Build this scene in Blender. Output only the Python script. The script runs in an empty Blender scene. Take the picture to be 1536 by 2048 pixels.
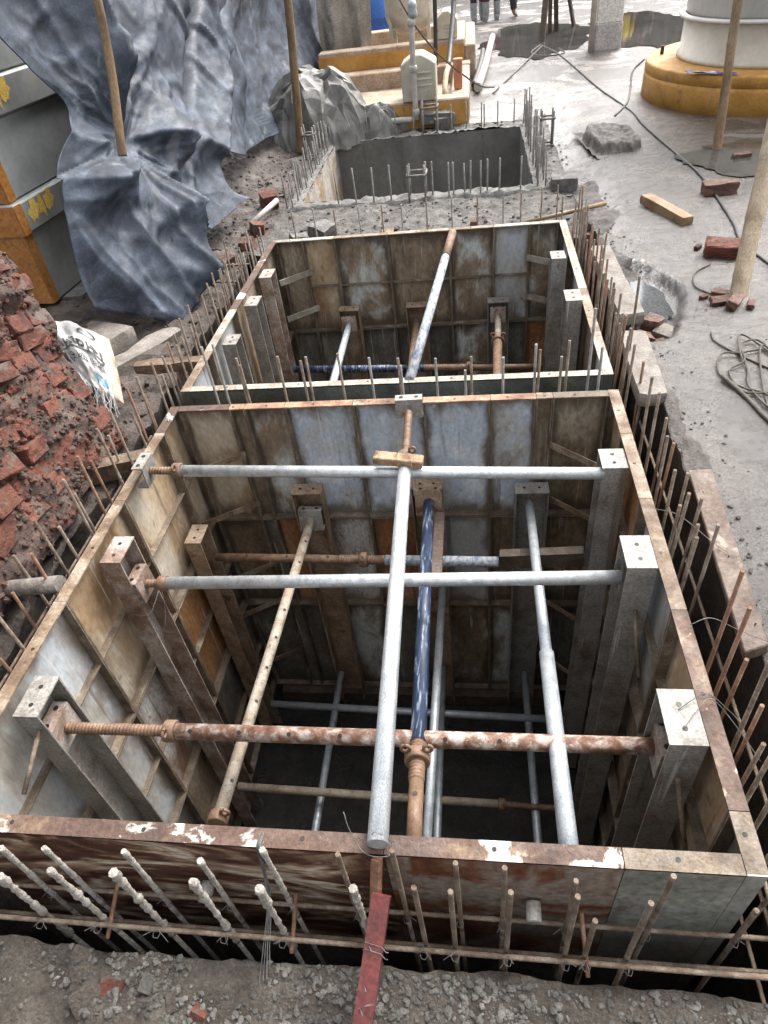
import bpy, bmesh, math, random
from mathutils import Vector, Matrix, noise
R = math.radians
rnd = random.Random(7)
SC = bpy.context.scene
COL = SC.collection

# ------------------------------------------------------------------ camera, sky, sun, exposure
cam_d = bpy.data.cameras.new('camera')
cam = bpy.data.objects.new('camera', cam_d); COL.objects.link(cam)
right = Vector((0.99023, 0.09473, -0.10230)); down = Vector((-0.01315, -0.66700, -0.74494)); fwd = Vector((-0.13881, 0.73901, -0.65924))
cam.matrix_world = Matrix(((right.x, -down.x, -fwd.x, 0.0), (right.y, -down.y, -fwd.y, 0.0), (right.z, -down.z, -fwd.z, 1.75), (0, 0, 0, 1)))
cam_d.sensor_fit = 'VERTICAL'; cam_d.sensor_height = 24.0; cam_d.lens = 15.633
cam_d.clip_start = 0.02; cam_d.clip_end = 2000
SC.camera = cam

SUN_EL, SUN_AZ = R(52), R(32)          # azimuth from +Y towards +X
world = bpy.data.worlds.new('World'); SC.world = world; world.use_nodes = True
wn = world.node_tree.nodes; wl = world.node_tree.links
sky = wn.new('ShaderNodeTexSky'); sky.sky_type = 'NISHITA'; sky.sun_disc = False
sky.sun_elevation = SUN_EL; sky.sun_rotation = SUN_AZ; sky.dust_density = 7.0; sky.air_density = 1.0
hs = wn.new('ShaderNodeHueSaturation'); hs.inputs['Saturation'].default_value = 0.22
wl.new(sky.outputs[0], hs.inputs['Color']); wl.new(hs.outputs[0], wn['Background'].inputs[0])
wn['Background'].inputs[1].default_value = 0.15
sun_d = bpy.data.lights.new('sun', 'SUN'); sun_d.energy = 0.55; sun_d.angle = R(30); sun_d.color = (1, .97, .92)
sun = bpy.data.objects.new('sun', sun_d); COL.objects.link(sun)
sdir = Vector((math.sin(SUN_AZ) * math.cos(SUN_EL), math.cos(SUN_AZ) * math.cos(SUN_EL), math.sin(SUN_EL)))
sun.rotation_euler = sdir.to_track_quat('Z', 'Y').to_euler(); sun.location = sdir * 30
SC.view_settings.view_transform = 'Standard'; SC.view_settings.look = 'None'
SC.view_settings.exposure = 1.74; SC.view_settings.gamma = 1.0

# ------------------------------------------------------------------ materials
MATS = {}
def mat(name, stops, scale=6.0, detail=6.0, rough=(.5, .8), bump=.15, bscale=60.0, metal=0.0, edge=None, splat=None, splat2=None, stretch=(1, 1, 1), distort=.4, wet=None, spec=.5, grad=None, fine=(.55, 1.2), vary=None, drip=None):
    """worn surface: a noise ramp of paint colours; splats of a second colour; optional dirty border from the UV map; optional wet patches"""
    m = bpy.data.materials.new(name); m.use_nodes = True; MATS[name] = m
    nt = m.node_tree; N = nt.nodes; L = nt.links; b = N['Principled BSDF']
    tc = N.new('ShaderNodeTexCoord'); oi = N.new('ShaderNodeObjectInfo')
    mul = N.new('ShaderNodeMath'); mul.operation = 'MULTIPLY'; mul.inputs[1].default_value = 41.0; L.new(oi.outputs['Random'], mul.inputs[0])
    mp = N.new('ShaderNodeMapping'); mp.inputs['Scale'].default_value = stretch
    L.new(tc.outputs['Object'], mp.inputs[0]); 
    add = N.new('ShaderNodeVectorMath'); add.operation = 'ADD'; L.new(mp.outputs[0], add.inputs[0]); L.new(mul.outputs[0], add.inputs[1])
    co = add.outputs[0]
    def nz(sc, det=6.0, dis=0.0, off=0.0, rg=.6):
        n = N.new('ShaderNodeTexNoise'); n.inputs['Scale'].default_value = sc; n.inputs['Detail'].default_value = det
        n.inputs['Distortion'].default_value = dis; n.inputs['Roughness'].default_value = rg
        if off:
            a = N.new('ShaderNodeVectorMath'); a.operation = 'ADD'; a.inputs[1].default_value = (off, off * .7, -off); L.new(co, a.inputs[0]); L.new(a.outputs[0], n.inputs['Vector'])
        else: L.new(co, n.inputs['Vector'])
        return n.outputs[0]
    def ramp(src, st):
        r = N.new('ShaderNodeValToRGB'); e = r.color_ramp.elements
        while len(e) < len(st): e.new(.5)
        for i, (p, c) in enumerate(st): e[i].position = p; e[i].color = (c[0], c[1], c[2], 1) if not isinstance(c, (int, float)) else (c, c, c, 1)
        L.new(src, r.inputs[0]); return r.outputs[0]
    def mix(fac, a, bb):
        x = N.new('ShaderNodeMix'); x.data_type = 'RGBA'; L.new(fac, x.inputs[0])
        for s, k in ((a, 6), (bb, 7)):
            if isinstance(s, tuple): x.inputs[k].default_value = (*s, 1)
            else: L.new(s, x.inputs[k])
        return x.outputs[2]
    base = nz(scale, detail, distort)
    col = ramp(base, stops)
    fr = ramp(nz(scale * 14, 3, 0, 3.1), [(.3, fine[0]), (.7, fine[1])])
    mm = N.new('ShaderNodeMix'); mm.data_type = 'RGBA'; mm.blend_type = 'MULTIPLY'; mm.inputs[0].default_value = 1.0
    L.new(col, mm.inputs[6]); L.new(fr, mm.inputs[7]); col = mm.outputs[2]
    if vary:
        vr = N.new('ShaderNodeValToRGB'); ve = vr.color_ramp.elements
        while len(ve) < len(vary): ve.new(.5)
        for i, c in enumerate(vary): ve[i].position = i / (len(vary) - 1); ve[i].color = (*c, 1)
        L.new(oi.outputs['Random'], vr.inputs[0]); mv = N.new('ShaderNodeMix'); mv.data_type = 'RGBA'; mv.blend_type = 'MULTIPLY'; mv.inputs[0].default_value = 1.0
        L.new(col, mv.inputs[6]); L.new(vr.outputs[0], mv.inputs[7]); col = mv.outputs[2]
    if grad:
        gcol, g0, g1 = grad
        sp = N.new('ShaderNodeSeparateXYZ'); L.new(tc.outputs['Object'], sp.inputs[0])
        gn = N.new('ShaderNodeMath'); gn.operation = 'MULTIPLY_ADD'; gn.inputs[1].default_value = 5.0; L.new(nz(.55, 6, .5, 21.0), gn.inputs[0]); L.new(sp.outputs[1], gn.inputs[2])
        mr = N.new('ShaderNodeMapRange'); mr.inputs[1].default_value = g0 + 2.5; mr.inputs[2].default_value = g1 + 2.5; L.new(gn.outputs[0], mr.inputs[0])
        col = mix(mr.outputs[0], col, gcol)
    if edge:
        ecol, ew, est = edge
        uv = N.new('ShaderNodeUVMap'); sp = N.new('ShaderNodeSeparateXYZ'); L.new(uv.outputs[0], sp.inputs[0])
        ds = []
        for k in (0, 1):
            a = N.new('ShaderNodeMath'); a.operation = 'SUBTRACT'; a.inputs[1].default_value = .5; L.new(sp.outputs[k], a.inputs[0])
            c = N.new('ShaderNodeMath'); c.operation = 'ABSOLUTE'; L.new(a.outputs[0], c.inputs[0]); ds.append(c.outputs[0])
        mx = N.new('ShaderNodeMath'); mx.operation = 'MAXIMUM'; L.new(ds[0], mx.inputs[0]); L.new(ds[1], mx.inputs[1])
        en = nz(scale * 1.7, 6, .6, 9.0)
        ad = N.new('ShaderNodeMath'); ad.operation = 'MULTIPLY_ADD'; ad.inputs[1].default_value = .42; L.new(en, ad.inputs[0]); L.new(mx.outputs[0], ad.inputs[2])
        er = ramp(ad.outputs[0], [(.5 + .21 - ew - .05, 0.0), (.5 + .21 - ew + .05, est)])
        col = mix(er, col, ecol)
    for s, o in ((splat, 17.0), (splat2, 29.0)):
        if s:
            sc_col, thr, ssc = s[:3]
            sn = nz(ssc, 8, .5, o, .65)
            sr = ramp(sn, [(thr, 0.0), (thr + .05, 1.0 if len(s) < 4 else s[3])])
            col = mix(sr, col, sc_col)
    if drip:
        dm_ = N.new('ShaderNodeMapping'); dm_.inputs['Scale'].default_value = (34, 34, 1.6); L.new(tc.outputs['Object'], dm_.inputs[0])
        da = N.new('ShaderNodeVectorMath'); da.operation = 'ADD'; L.new(dm_.outputs[0], da.inputs[0]); L.new(mul.outputs[0], da.inputs[1])
        dn = N.new('ShaderNodeTexNoise'); dn.inputs['Scale'].default_value = 1.0; dn.inputs['Detail'].default_value = 5; dn.inputs['Roughness'].default_value = .6; dn.inputs['Distortion'].default_value = .3; L.new(da.outputs[0], dn.inputs['Vector'])
        col = mix(ramp(dn.outputs[0], [(drip[1], 0.0), (drip[1] + .06, drip[2])]), col, drip[0])
        dn2 = N.new('ShaderNodeTexNoise'); dn2.inputs['Scale'].default_value = .62; dn2.inputs['Detail'].default_value = 4; L.new(da.outputs[0], dn2.inputs['Vector'])
        col = mix(ramp(dn2.outputs[0], [(drip[1] - .02, 0.0), (drip[1] + .08, drip[2])]), col, (.085, .05, .03))
    L.new(col, b.inputs['Base Color'])
    rr = ramp(nz(scale * 2.3, 5, 0, 5.0), [(.35, rough[0]), (.65, rough[1])])
    bstr = bump
    if wet:
        thr, wr, dk = wet[:3]
        w1 = nz(wet[3] if len(wet) > 3 else .9, 7, .8, 7.0, .62); w2 = nz(30.0, 6, .3, 11.0, .75)
        ma = N.new('ShaderNodeMath'); ma.operation = 'MULTIPLY_ADD'; ma.inputs[1].default_value = .4; L.new(w2, ma.inputs[0]); L.new(w1, ma.inputs[2])
        wm = ramp(ma.outputs[0], [(thr + .20 - .05, 0.0), (thr + .20 + .05, 1.0)])
        rr = mix(wm, rr, (wr, wr, wr))
        dm = mix(wm, (1.0, 1.0, 1.0), (dk, dk, dk))
        m2 = N.new('ShaderNodeMix'); m2.data_type = 'RGBA'; m2.blend_type = 'MULTIPLY'; m2.inputs[0].default_value = 1.0
        L.new(col, m2.inputs[6]); L.new(dm, m2.inputs[7]); L.new(m2.outputs[2], b.inputs['Base Color'])
    L.new(rr, b.inputs['Roughness'])
    b.inputs['Metallic'].default_value = metal
    b.inputs['Specular IOR Level'].default_value = spec
    if bump:
        bn = N.new('ShaderNodeBump'); bn.inputs['Strength'].default_value = bump; bn.inputs['Distance'].default_value = .02
        L.new(nz(bscale, 6, .2, 13.0, .68), bn.inputs['Height']); L.new(bn.outputs[0], b.inputs['Normal'])
    return m

RUST = (.17, .075, .035); RUSTO = (.33, .13, .04); DIRT = (.13, .095, .065); SPL = (.55, .53, .48)
mat('plate_blue', [(.28, (.19, .15, .11)), (.38, (.40, .40, .38)), (.50, (.42, .48, .55)), (.62, (.58, .61, .63)), (.8, (.46, .53, .62))], 4.4, edge=(DIRT, .075, .9), splat=(RUST, .66, 10, .6), splat2=((.62, .62, .60), .63, 24, .6), bump=.10, rough=(.4, .7), stretch=(1, 1, .6), fine=(.75, 1.12), drip=((.55, .53, .49), .64, .6))
mat('plate_tan', [(.3, (.17, .10, .05)), (.44, (.33, .23, .135)), (.56, (.44, .36, .26)), (.72, (.55, .51, .44))], 3.6, edge=((.09, .06, .038), .07, .8), splat=((.12, .055, .028), .63, 9, .75), splat2=((.50, .48, .44), .63, 6, .6), bump=.15, stretch=(1, 1, .5), fine=(.75, 1.12), drip=((.55, .53, .49), .64, .6))
mat('plate_rust', [(.32, (.138, .057, .029)), (.5, (.310, .138, .057)), (.66, (.414, .253, .138)), (.8, (.483, .414, .333))], 4.2, edge=(DIRT, .08, .7), splat=(SPL, .66, 8, .7), bump=.2, stretch=(1, 1, .5), drip=((.55, .53, .49), .64, .6))
mat('plate_pale', [(.3, (.218, .185, .143)), (.44, (.370, .361, .336)), (.58, (.395, .428, .454)), (.8, (.521, .512, .479))], 3.6, edge=(DIRT, .065, .85), splat=((.22, .10, .05), .64, 7, .8), splat2=((.2, .16, .12), .65, 22, .5), bump=.12, stretch=(1, 1, .5), fine=(.78, 1.1), drip=((.55, .53, .49), .64, .6))
mat('plate_brown', [(.3, (.098, .072, .046)), (.5, (.221, .163, .104)), (.65, (.312, .260, .189)), (.82, (.468, .468, .416))], 3.6, edge=((.06, .045, .03), .09, .8), splat=(SPL, .68, 12, .6), bump=.15, stretch=(1, 1, .5), drip=((.55, .53, .49), .64, .6))
mat('plate_mottle', [(.3, (.095, .067, .045)), (.46, (.224, .168, .112)), (.56, (.448, .470, .448)), (.8, (.538, .582, .582))], 4.2, edge=((.07, .05, .035), .10, .9), splat=(RUST, .66, 9, .7), bump=.15, stretch=(1, 1, .5), fine=(.7, 1.15), drip=((.55, .53, .49), .64, .6))
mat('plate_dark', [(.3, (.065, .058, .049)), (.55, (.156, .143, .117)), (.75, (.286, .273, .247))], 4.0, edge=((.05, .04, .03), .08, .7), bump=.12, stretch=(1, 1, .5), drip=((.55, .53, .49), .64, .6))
mat('plate_white_rust', [(.35, (.16, .085, .05)), (.48, (.36, .31, .27)), (.6, (.52, .5, .47)), (.8, (.6, .58, .55))], 5.0, edge=(DIRT, .06, .7), splat=(RUST, .6, 22, .8), bump=.15, stretch=(1, 1, .5), drip=((.55, .53, .49), .64, .6))
mat('plate_orange', [(.35, (.20, .085, .028)), (.6, (.36, .18, .07)), (.8, (.40, .28, .16))], 4.0, edge=(DIRT, .07, .6), splat=(RUST, .6, 10, .8), stretch=(1, 1, .5), drip=((.55, .53, .49), .64, .6))
mat('oiled_brown', [(.36, (.050, .022, .015)), (.47, (.105, .047, .031)), (.55, (.29, .195, .125)), (.66, (.62, .54, .43))], 3.0, rough=(.25, .5), bump=.06, stretch=(.55, 1, 2.0), distort=2.6, splat=((.56, .48, .36), .61, 6, .75), splat2=((.045, .022, .015), .60, 4, .7))
mat('rust_patch', [(.34, (.06, .025, .016)), (.47, (.16, .064, .033)), (.56, (.25, .215, .175)), (.68, (.18, .085, .048)), (.8, (.42, .36, .30))], 3.2, rough=(.3, .6), bump=.1, distort=1.2, splat=((.50, .44, .37), .65, 7, .7))
mat('green_oil', [(.3, (.15, .15, .125)), (.55, (.27, .27, .23)), (.8, (.38, .38, .335))], 3.0, rough=(.3, .5), bump=.05, splat=((.12, .08, .055), .64, 5, .6))
mat('green_dark', [(.3, (.025, .028, .024)), (.6, (.07, .08, .07)), (.8, (.22, .23, .20))], 5.0, rough=(.3, .6), bump=.1)
mat('frame_rust', [(.3, (.07, .038, .021)), (.48, (.165, .11, .066)), (.6, (.27, .215, .155)), (.8, (.40, .36, .29))], 7.0, splat=((.50, .47, .40), .64, 7, .8), splat2=((.05, .03, .02), .63, 14, .7), bump=.25)
mat('frame_brown', [(.3, (.045, .023, .016)), (.55, (.10, .055, .036)), (.72, (.24, .17, .11))], 6.0, splat=((.55, .53, .49), .57, 4.5, .95), splat2=((.36, .27, .185), .62, 9, .8), bump=.3)
mat('frame_dirty', [(.3, (.07, .05, .034)), (.55, (.17, .13, .09)), (.75, (.33, .29, .22))], 8.0, bump=.25)
mat('frame_white', [(.3, (.144, .108, .076)), (.5, (.288, .260, .208)), (.7, (.416, .396, .352))], 7.0, splat=(RUST, .62, 9, .85), bump=.3)
mat('frame_orange', [(.32, (.10, .046, .024)), (.5, (.27, .145, .08)), (.68, (.42, .305, .20))], 9.0, splat=((.07, .04, .025), .60, 12, .75), bump=.25)
mat('soldier_pale', [(.3, (.138, .114, .089)), (.48, (.237, .222, .198)), (.7, (.301, .288, .267))], 7.0, splat=((.17, .08, .04), .63, 10, .75), splat2=((.10, .074, .053), .62, 20, .65), bump=.2, rough=(.45, .7), drip=((.55, .53, .49), .64, .6))
mat('soldier_rust', [(.3, (.123, .067, .045)), (.46, (.235, .168, .129)), (.6, (.371, .320, .287)), (.8, (.471, .432, .404))], 7.0, splat=(RUST, .60, 13, .8), splat2=((.50, .47, .44), .66, 26, .6), bump=.18, drip=((.55, .53, .49), .64, .6))
mat('soldier_tan', [(.3, (.119, .077, .046)), (.5, (.266, .182, .119)), (.75, (.406, .329, .245))], 6.0, splat=((.13, .055, .03), .58, 9, .85), bump=.18, drip=((.55, .53, .49), .64, .6))
mat('galvanised', [(.3, (.40, .43, .45)), (.5, (.58, .61, .62)), (.75, (.72, .74, .74))], 30.0, rough=(.28, .48), bump=.06, bscale=120, metal=.55, splat=((.25, .24, .22), .62, 34, .65), stretch=(1, .4, 1))
mat('galvanised_grey', [(.3, (.30, .33, .36)), (.5, (.42, .46, .49)), (.75, (.56, .59, .60))], 18.0, rough=(.35, .55), bump=.08, metal=.45, splat=((.30, .25, .2), .66, 14, .7))
mat('prop_rust', [(.34, (.10, .045, .026)), (.48, (.19, .105, .07)), (.56, (.33, .26, .22)), (.70, (.50, .465, .43))], 24.0, splat=(RUST, .57, 30, .85), splat2=((.50, .47, .44), .64, 40, .8), bump=.3)
mat('prop_cream', [(.3, (.18, .125, .08)), (.5, (.34, .285, .22)), (.75, (.45, .42, .365))], 16.0, splat=((.09, .05, .03), .60, 40, .9), splat2=((.15, .08, .045), .64, 12, .7), bump=.25)
mat('prop_brown', [(.3, (.08, .04, .022)), (.55, (.17, .10, .058)), (.78, (.27, .195, .13))], 20.0, splat=((.05, .028, .02), .62, 24, .7), splat2=((.38, .33, .27), .66, 12, .6), bump=.25)
mat('prop_blue', [(.40, (.010, .017, .042)), (.54, (.02, .04, .09)), (.60, (.20, .25, .31)), (.75, (.42, .46, .48))], 70.0, stretch=(1, .10, .35), bump=.12, rough=(.4, .65), splat=((.30, .34, .38), .64, 16, .7), splat2=((.012, .02, .05), .58, 12, .8))
mat('prop_blue_white', [(.36, (.10, .13, .20)), (.47, (.22, .25, .31)), (.55, (.36, .37, .37)), (.75, (.46, .45, .43))], 60.0, stretch=(1, .3, 1), splat=((.20, .11, .055), .64, 20, .8), bump=.2)
mat('thread', [(.3, (.085, .042, .024)), (.55, (.18, .105, .062)), (.8, (.27, .185, .125))], 26.0, bump=.2, rough=(.5, .8))
mat('hole', [(.4, (.006, .005, .004)), (.6, (.012, .010, .008))], 9.0, bump=0)
mat('rebar', [(.3, (.07, .048, .034)), (.5, (.16, .115, .08)), (.75, (.28, .24, .19))], 18.0, bump=.5, bscale=110, rough=(.6, .9), splat=((.09, .045, .025), .62, 30, .7))
mat('rebar_red', [(.3, (.085, .038, .02)), (.55, (.19, .095, .052)), (.8, (.30, .215, .145))], 16.0, bump=.4, bscale=110)
mat('rebar_grey', [(.3, (.09, .082, .073)), (.55, (.20, .185, .168)), (.8, (.34, .32, .295))], 20.0, bump=.4, bscale=110)
mat('rebar_grout', [(.3, (.22, .19, .155)), (.5, (.38, .35, .31)), (.75, (.52, .50, .465))], 30.0, bump=.8, bscale=70, splat=((.20, .13, .075), .62, 22, .7))
mat('wire', [(.4, (.10, .095, .09)), (.6, (.2, .19, .18))], 20.0, bump=0, metal=.4)
mat('wood', [(.3, (.055, .034, .021)), (.5, (.125, .082, .05)), (.75, (.21, .155, .105))], 5.0, distort=2.0, bump=.35, splat=((.26, .215, .165), .64, 6, .7))
mat('wood_dark', [(.3, (.035, .024, .017)), (.55, (.085, .06, .042)), (.8, (.16, .12, .09))], 6.0, distort=2.0, bump=.3)
mat('wood_fresh', [(.3, (.14, .075, .036)), (.5, (.27, .168, .09)), (.75, (.37, .27, .17))], 9.0, distort=1.5, bump=.35, splat=((.06, .036, .022), .60, 12, .85))
mat('plank_red', [(.3, (.055, .034, .025)), (.5, (.11, .074, .055)), (.75, (.18, .138, .105))], 4.0, distort=1.2, bump=.4, splat=((.27, .22, .17), .60, 5, .75), splat2=((.09, .04, .028), .62, 9, .7))
mat('bamboo', [(.3, (.115, .068, .032)), (.5, (.22, .142, .07)), (.8, (.31, .215, .12))], 9.0, stretch=(1, 1, .3), bump=.12, rough=(.4, .6), splat=((.08, .045, .022), .62, 12, .7))
mat('bamboo_pale', [(.3, (.24, .175, .105)), (.55, (.38, .30, .205)), (.8, (.46, .385, .285))], 9.0, stretch=(1, 1, .3), bump=.15, rough=(.45, .65), splat=((.20, .135, .075), .61, 14, .75))
mat('brick', [(.3, (.068, .024, .016)), (.5, (.152, .046, .027)), (.7, (.200, .068, .040)), (.85, (.216, .120, .084))], 11.0, bump=.9, bscale=36, rough=(.7, .95), splat=((.105, .083, .068), .55, 5, .9), splat2=((.035, .026, .021), .59, 12, .85), vary=((.45, .42, .42), (1.0, 1.0, .95), (.62, .55, .55), (1.1, 1.25, 1.2), (.75, .8, .85)))
mat('brick_dull', [(.3, (.07, .035, .026)), (.55, (.135, .064, .045)), (.8, (.20, .15, .12))], 11.0, bump=.6, rough=(.6, .9), splat=((.16, .14, .12), .58, 8, .8))
mat('mortar', [(.3, (.026, .016, .012)), (.5, (.070, .042, .032)), (.68, (.125, .090, .072)), (.85, (.20, .17, .145))], 6.0, bump=1.0, bscale=30, rough=(.75, .95), splat=((.15, .045, .028), .53, 6, .85), splat2=((.02, .014, .011), .62, 12, .8))
mat('concrete_wet', [(.3, (.085, .082, .074)), (.55, (.15, .146, .135)), (.8, (.21, .206, .195))], 2.2, bump=.12, rough=(.4, .7), splat=((.26, .26, .245), .66, 1.6, .6), fine=(.85, 1.08))
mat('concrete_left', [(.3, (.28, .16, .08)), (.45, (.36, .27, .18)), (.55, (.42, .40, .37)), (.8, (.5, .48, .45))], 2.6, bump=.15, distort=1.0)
mat('concrete_rough', [(.3, (.075, .071, .064)), (.5, (.15, .143, .132)), (.75, (.24, .232, .217))], 9.0, bump=1.0, bscale=40, rough=(.6, .9))
mat('slab_concrete', [(.3, (.12, .10, .085)), (.5, (.20, .175, .15)), (.75, (.29, .26, .228))], 8.0, bump=.5, rough=(.6, .85), splat=((.22, .11, .075), .67, 7, .6))
mat('soil', [(.3, (.03, .024, .02)), (.5, (.07, .058, .05)), (.7, (.115, .10, .085)), (.85, (.16, .14, .12))], 7.0, bump=1.0, bscale=45, rough=(.75, .95), splat=((.15, .065, .045), .70, 6, .7))
mat('soil_grey', [(.3, (.040, .032, .025)), (.5, (.086, .071, .056)), (.7, (.13, .112, .092)), (.85, (.18, .16, .135))], 9.0, bump=1.0, bscale=70, rough=(.75, .95), splat=((.15, .07, .048), .68, 4, .6))
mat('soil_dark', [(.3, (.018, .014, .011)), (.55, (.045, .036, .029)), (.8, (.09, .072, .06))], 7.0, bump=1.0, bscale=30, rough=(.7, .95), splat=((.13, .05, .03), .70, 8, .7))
mat('mud_red', [(.3, (.028, .02, .016)), (.5, (.068, .050, .041)), (.7, (.115, .092, .078)), (.85, (.17, .15, .13))], 5.0, bump=1.0, bscale=35, rough=(.5, .9), splat=((.16, .055, .034), .66, 7, .7))
mat('mud_grey', [(.3, (.034, .029, .024)), (.5, (.071, .064, .054)), (.75, (.129, .116, .102))], 6.0, bump=.9, bscale=40, rough=(.45, .85))
mat('yard', [(.3, (.040, .030, .023)), (.5, (.074, .059, .048)), (.7, (.110, .091, .075)), (.85, (.155, .131, .112))], 1.9, detail=14, bump=.55, bscale=80, rough=(.45, .85), wet=(.435, .06, .55, 1.1), splat=((.06, .04, .030), .61, 1.4, .7), splat2=((.024, .019, .016), .59, 26, .65), spec=.85, grad=((.20, .174, .153), 6.4, 10.0))  # grad: paler concrete far off, with some of the wet glare in its colour
mat('mud_wet', [(.3, (.04, .033, .028)), (.5, (.085, .072, .063)), (.7, (.135, .118, .105)), (.85, (.20, .18, .162))], 5.0, bump=1.0, bscale=60, rough=(.4, .85), splat=((.12, .06, .042), .68, 6, .6))
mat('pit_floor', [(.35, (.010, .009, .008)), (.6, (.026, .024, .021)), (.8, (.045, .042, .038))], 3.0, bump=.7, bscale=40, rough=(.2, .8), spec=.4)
mat('water', [(.4, (.05, .047, .042)), (.6, (.075, .072, .068))], 1.0, bump=.02, bscale=9, rough=(.02, .05))
mat('water_blue', [(.4, (.045, .048, .05)), (.6, (.075, .08, .083))], 4.0, bump=.02, bscale=9, rough=(.03, .10))
mat('gravel', [(.25, (.035, .031, .027)), (.5, (.095, .09, .08)), (.7, (.165, .155, .14)), (.85, (.27, .26, .235))], 16.0, detail=2, bump=.4, bscale=140, rough=(.75, .95))
mat('tarp_black', [(.30, (.013, .016, .023)), (.5, (.038, .048, .067)), (.72, (.095, .117, .157))], 7.0, detail=15, distort=.6, stretch=(1, .45, 1), bump=.10, bscale=40, rough=(.52, .74), splat=((.19, .20, .212), .60, 3.0, .5), splat2=((.010, .011, .013), .62, 5, .7), spec=.35, fine=(.7, 1.2))
mat('tarp_grey', [(.3, (.075, .072, .064)), (.55, (.145, .14, .13)), (.8, (.22, .215, .20))], 6.0, bump=.2, bscale=30, rough=(.45, .65), fine=(.85, 1.08))
mat('tarp_beige', [(.3, (.24, .215, .175)), (.55, (.37, .345, .30)), (.8, (.47, .45, .41))], 3.5, bump=.15, bscale=20, rough=(.5, .7))
mat('sack', [(.3, (.22, .212, .205)), (.55, (.34, .34, .333)), (.8, (.42, .42, .412))], 9.0, bump=.2, bscale=90, rough=(.4, .6), splat=((.18, .15, .125), .60, 7, .5), fine=(.9, 1.05))
mat('sack_inner', [(.3, (.40, .27, .19)), (.6, (.52, .39, .30))], 9.0, bump=.1)
mat('ink_black', [(.35, (.025, .025, .028)), (.6, (.055, .055, .06)), (.85, (.22, .22, .22))], 30.0, bump=0)
mat('ink_blue', [(.35, (.04, .20, .33)), (.7, (.09, .30, .44))], 30.0, bump=0)
mat('cabinet_steel', [(.3, (.15, .155, .15)), (.55, (.25, .262, .257)), (.8, (.34, .35, .338))], 1.6, bump=.05, rough=(.35, .55), splat=((.27, .245, .20), .60, 3, .6), splat2=((.13, .10, .075), .66, 9, .6), fine=(.88, 1.05), spec=.4)
mat('paint_orange', [(.3, (.24, .085, .018)), (.5, (.36, .15, .032)), (.75, (.42, .22, .07))], 3.0, bump=.1, rough=(.4, .65), splat=((.15, .085, .045), .61, 7, .8))
mat('paint_ochre', [(.3, (.32, .15, .03)), (.5, (.47, .235, .045)), (.75, (.53, .31, .10))], 3.6, bump=.35, bscale=35, rough=(.5, .75), splat=((.20, .13, .085), .60, 6, .7), splat2=((.40, .28, .17), .63, 3, .6), fine=(.8, 1.1))
mat('paint_yellow', [(.3, (.55, .36, .06)), (.7, (.68, .48, .12))], 6.0, bump=.1)
mat('plinth_concrete', [(.3, (.27, .18, .11)), (.5, (.40, .30, .21)), (.75, (.52, .44, .36))], 4.0, bump=.4, rough=(.6, .85), splat=((.5, .24, .06), .64, 3, .7))
mat('cream_metal', [(.3, (.33, .29, .22)), (.55, (.47, .435, .36)), (.8, (.54, .51, .44))], 5.0, bump=.06, rough=(.35, .55), splat=((.22, .165, .11), .64, 9, .6), fine=(.9, 1.05))
mat('tank_white', [(.3, (.52, .505, .47)), (.55, (.64, .63, .60)), (.8, (.70, .69, .66))], 1.6, bump=.03, rough=(.3, .45), splat=((.40, .33, .25), .68, 5, .4), fine=(.94, 1.03))
mat('tank_cream', [(.3, (.44, .385, .30)), (.55, (.58, .53, .44)), (.8, (.64, .60, .52))], 1.8, bump=.04, rough=(.4, .6), splat=((.30, .20, .12), .66, 4, .5), fine=(.92, 1.04))
mat('pvc_white', [(.3, (.38, .355, .31)), (.7, (.53, .515, .48))], 9.0, bump=.06, rough=(.35, .5), splat=((.28, .23, .17), .63, 9, .65))
mat('barrel_blue', [(.3, (.012, .08, .34)), (.7, (.03, .14, .48))], 4.0, bump=0, rough=(.3, .45))
mat('black_rubber', [(.3, (.02, .02, .02)), (.7, (.05, .05, .048))], 9.0, bump=.05, rough=(.4, .6))
mat('red_paint', [(.3, (.085, .022, .02)), (.55, (.145, .034, .03)), (.8, (.19, .06, .052))], 6.0, bump=.12, rough=(.28, .5), splat=((.46, .41, .38), .61, 8, .9), splat2=((.06, .03, .024), .63, 14, .8))
mat('clay_cup', [(.3, (.36, .14, .07)), (.7, (.50, .23, .13))], 9.0)
mat('rope', [(.3, (.045, .036, .026)), (.7, (.11, .09, .066))], 40.0, bump=.5, bscale=160)
mat('cloth_dark', [(.3, (.025, .02, .022)), (.7, (.06, .05, .052))], 9.0, bump=.2)
mat('cloth_maroon', [(.3, (.10, .02, .03)), (.7, (.17, .04, .055))], 9.0, bump=.2)
mat('cloth_yellow', [(.3, (.6, .42, .03)), (.7, (.72, .52, .05))], 9.0, bump=.2)
mat('boot', [(.3, (.14, .14, .135)), (.7, (.30, .30, .29))], 12.0, bump=.1)
mat('skin', [(.3, (.16, .085, .055)), (.7, (.24, .14, .095))], 9.0, bump=.05)
mat('hair', [(.3, (.01, .009, .008)), (.7, (.02, .018, .016))], 9.0)
mat('plaster', [(.3, (.34, .33, .31)), (.55, (.46, .45, .43)), (.8, (.56, .55, .52))], 3.0, bump=.4, bscale=25, rough=(.6, .85))
mat('plaster_white', [(.3, (.60, .59, .55)), (.8, (.72, .71, .68))], 3.0, bump=.2, bscale=25, rough=(.6, .85))
mat('sign_blue', [(.3, (.05, .07, .35)), (.7, (.09, .12, .48))], 9.0, bump=.05, rough=(.25, .4))
mat('sign_white', [(.3, (.66, .66, .68)), (.7, (.78, .78, .8))], 9.0, bump=.05, rough=(.25, .4))
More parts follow.
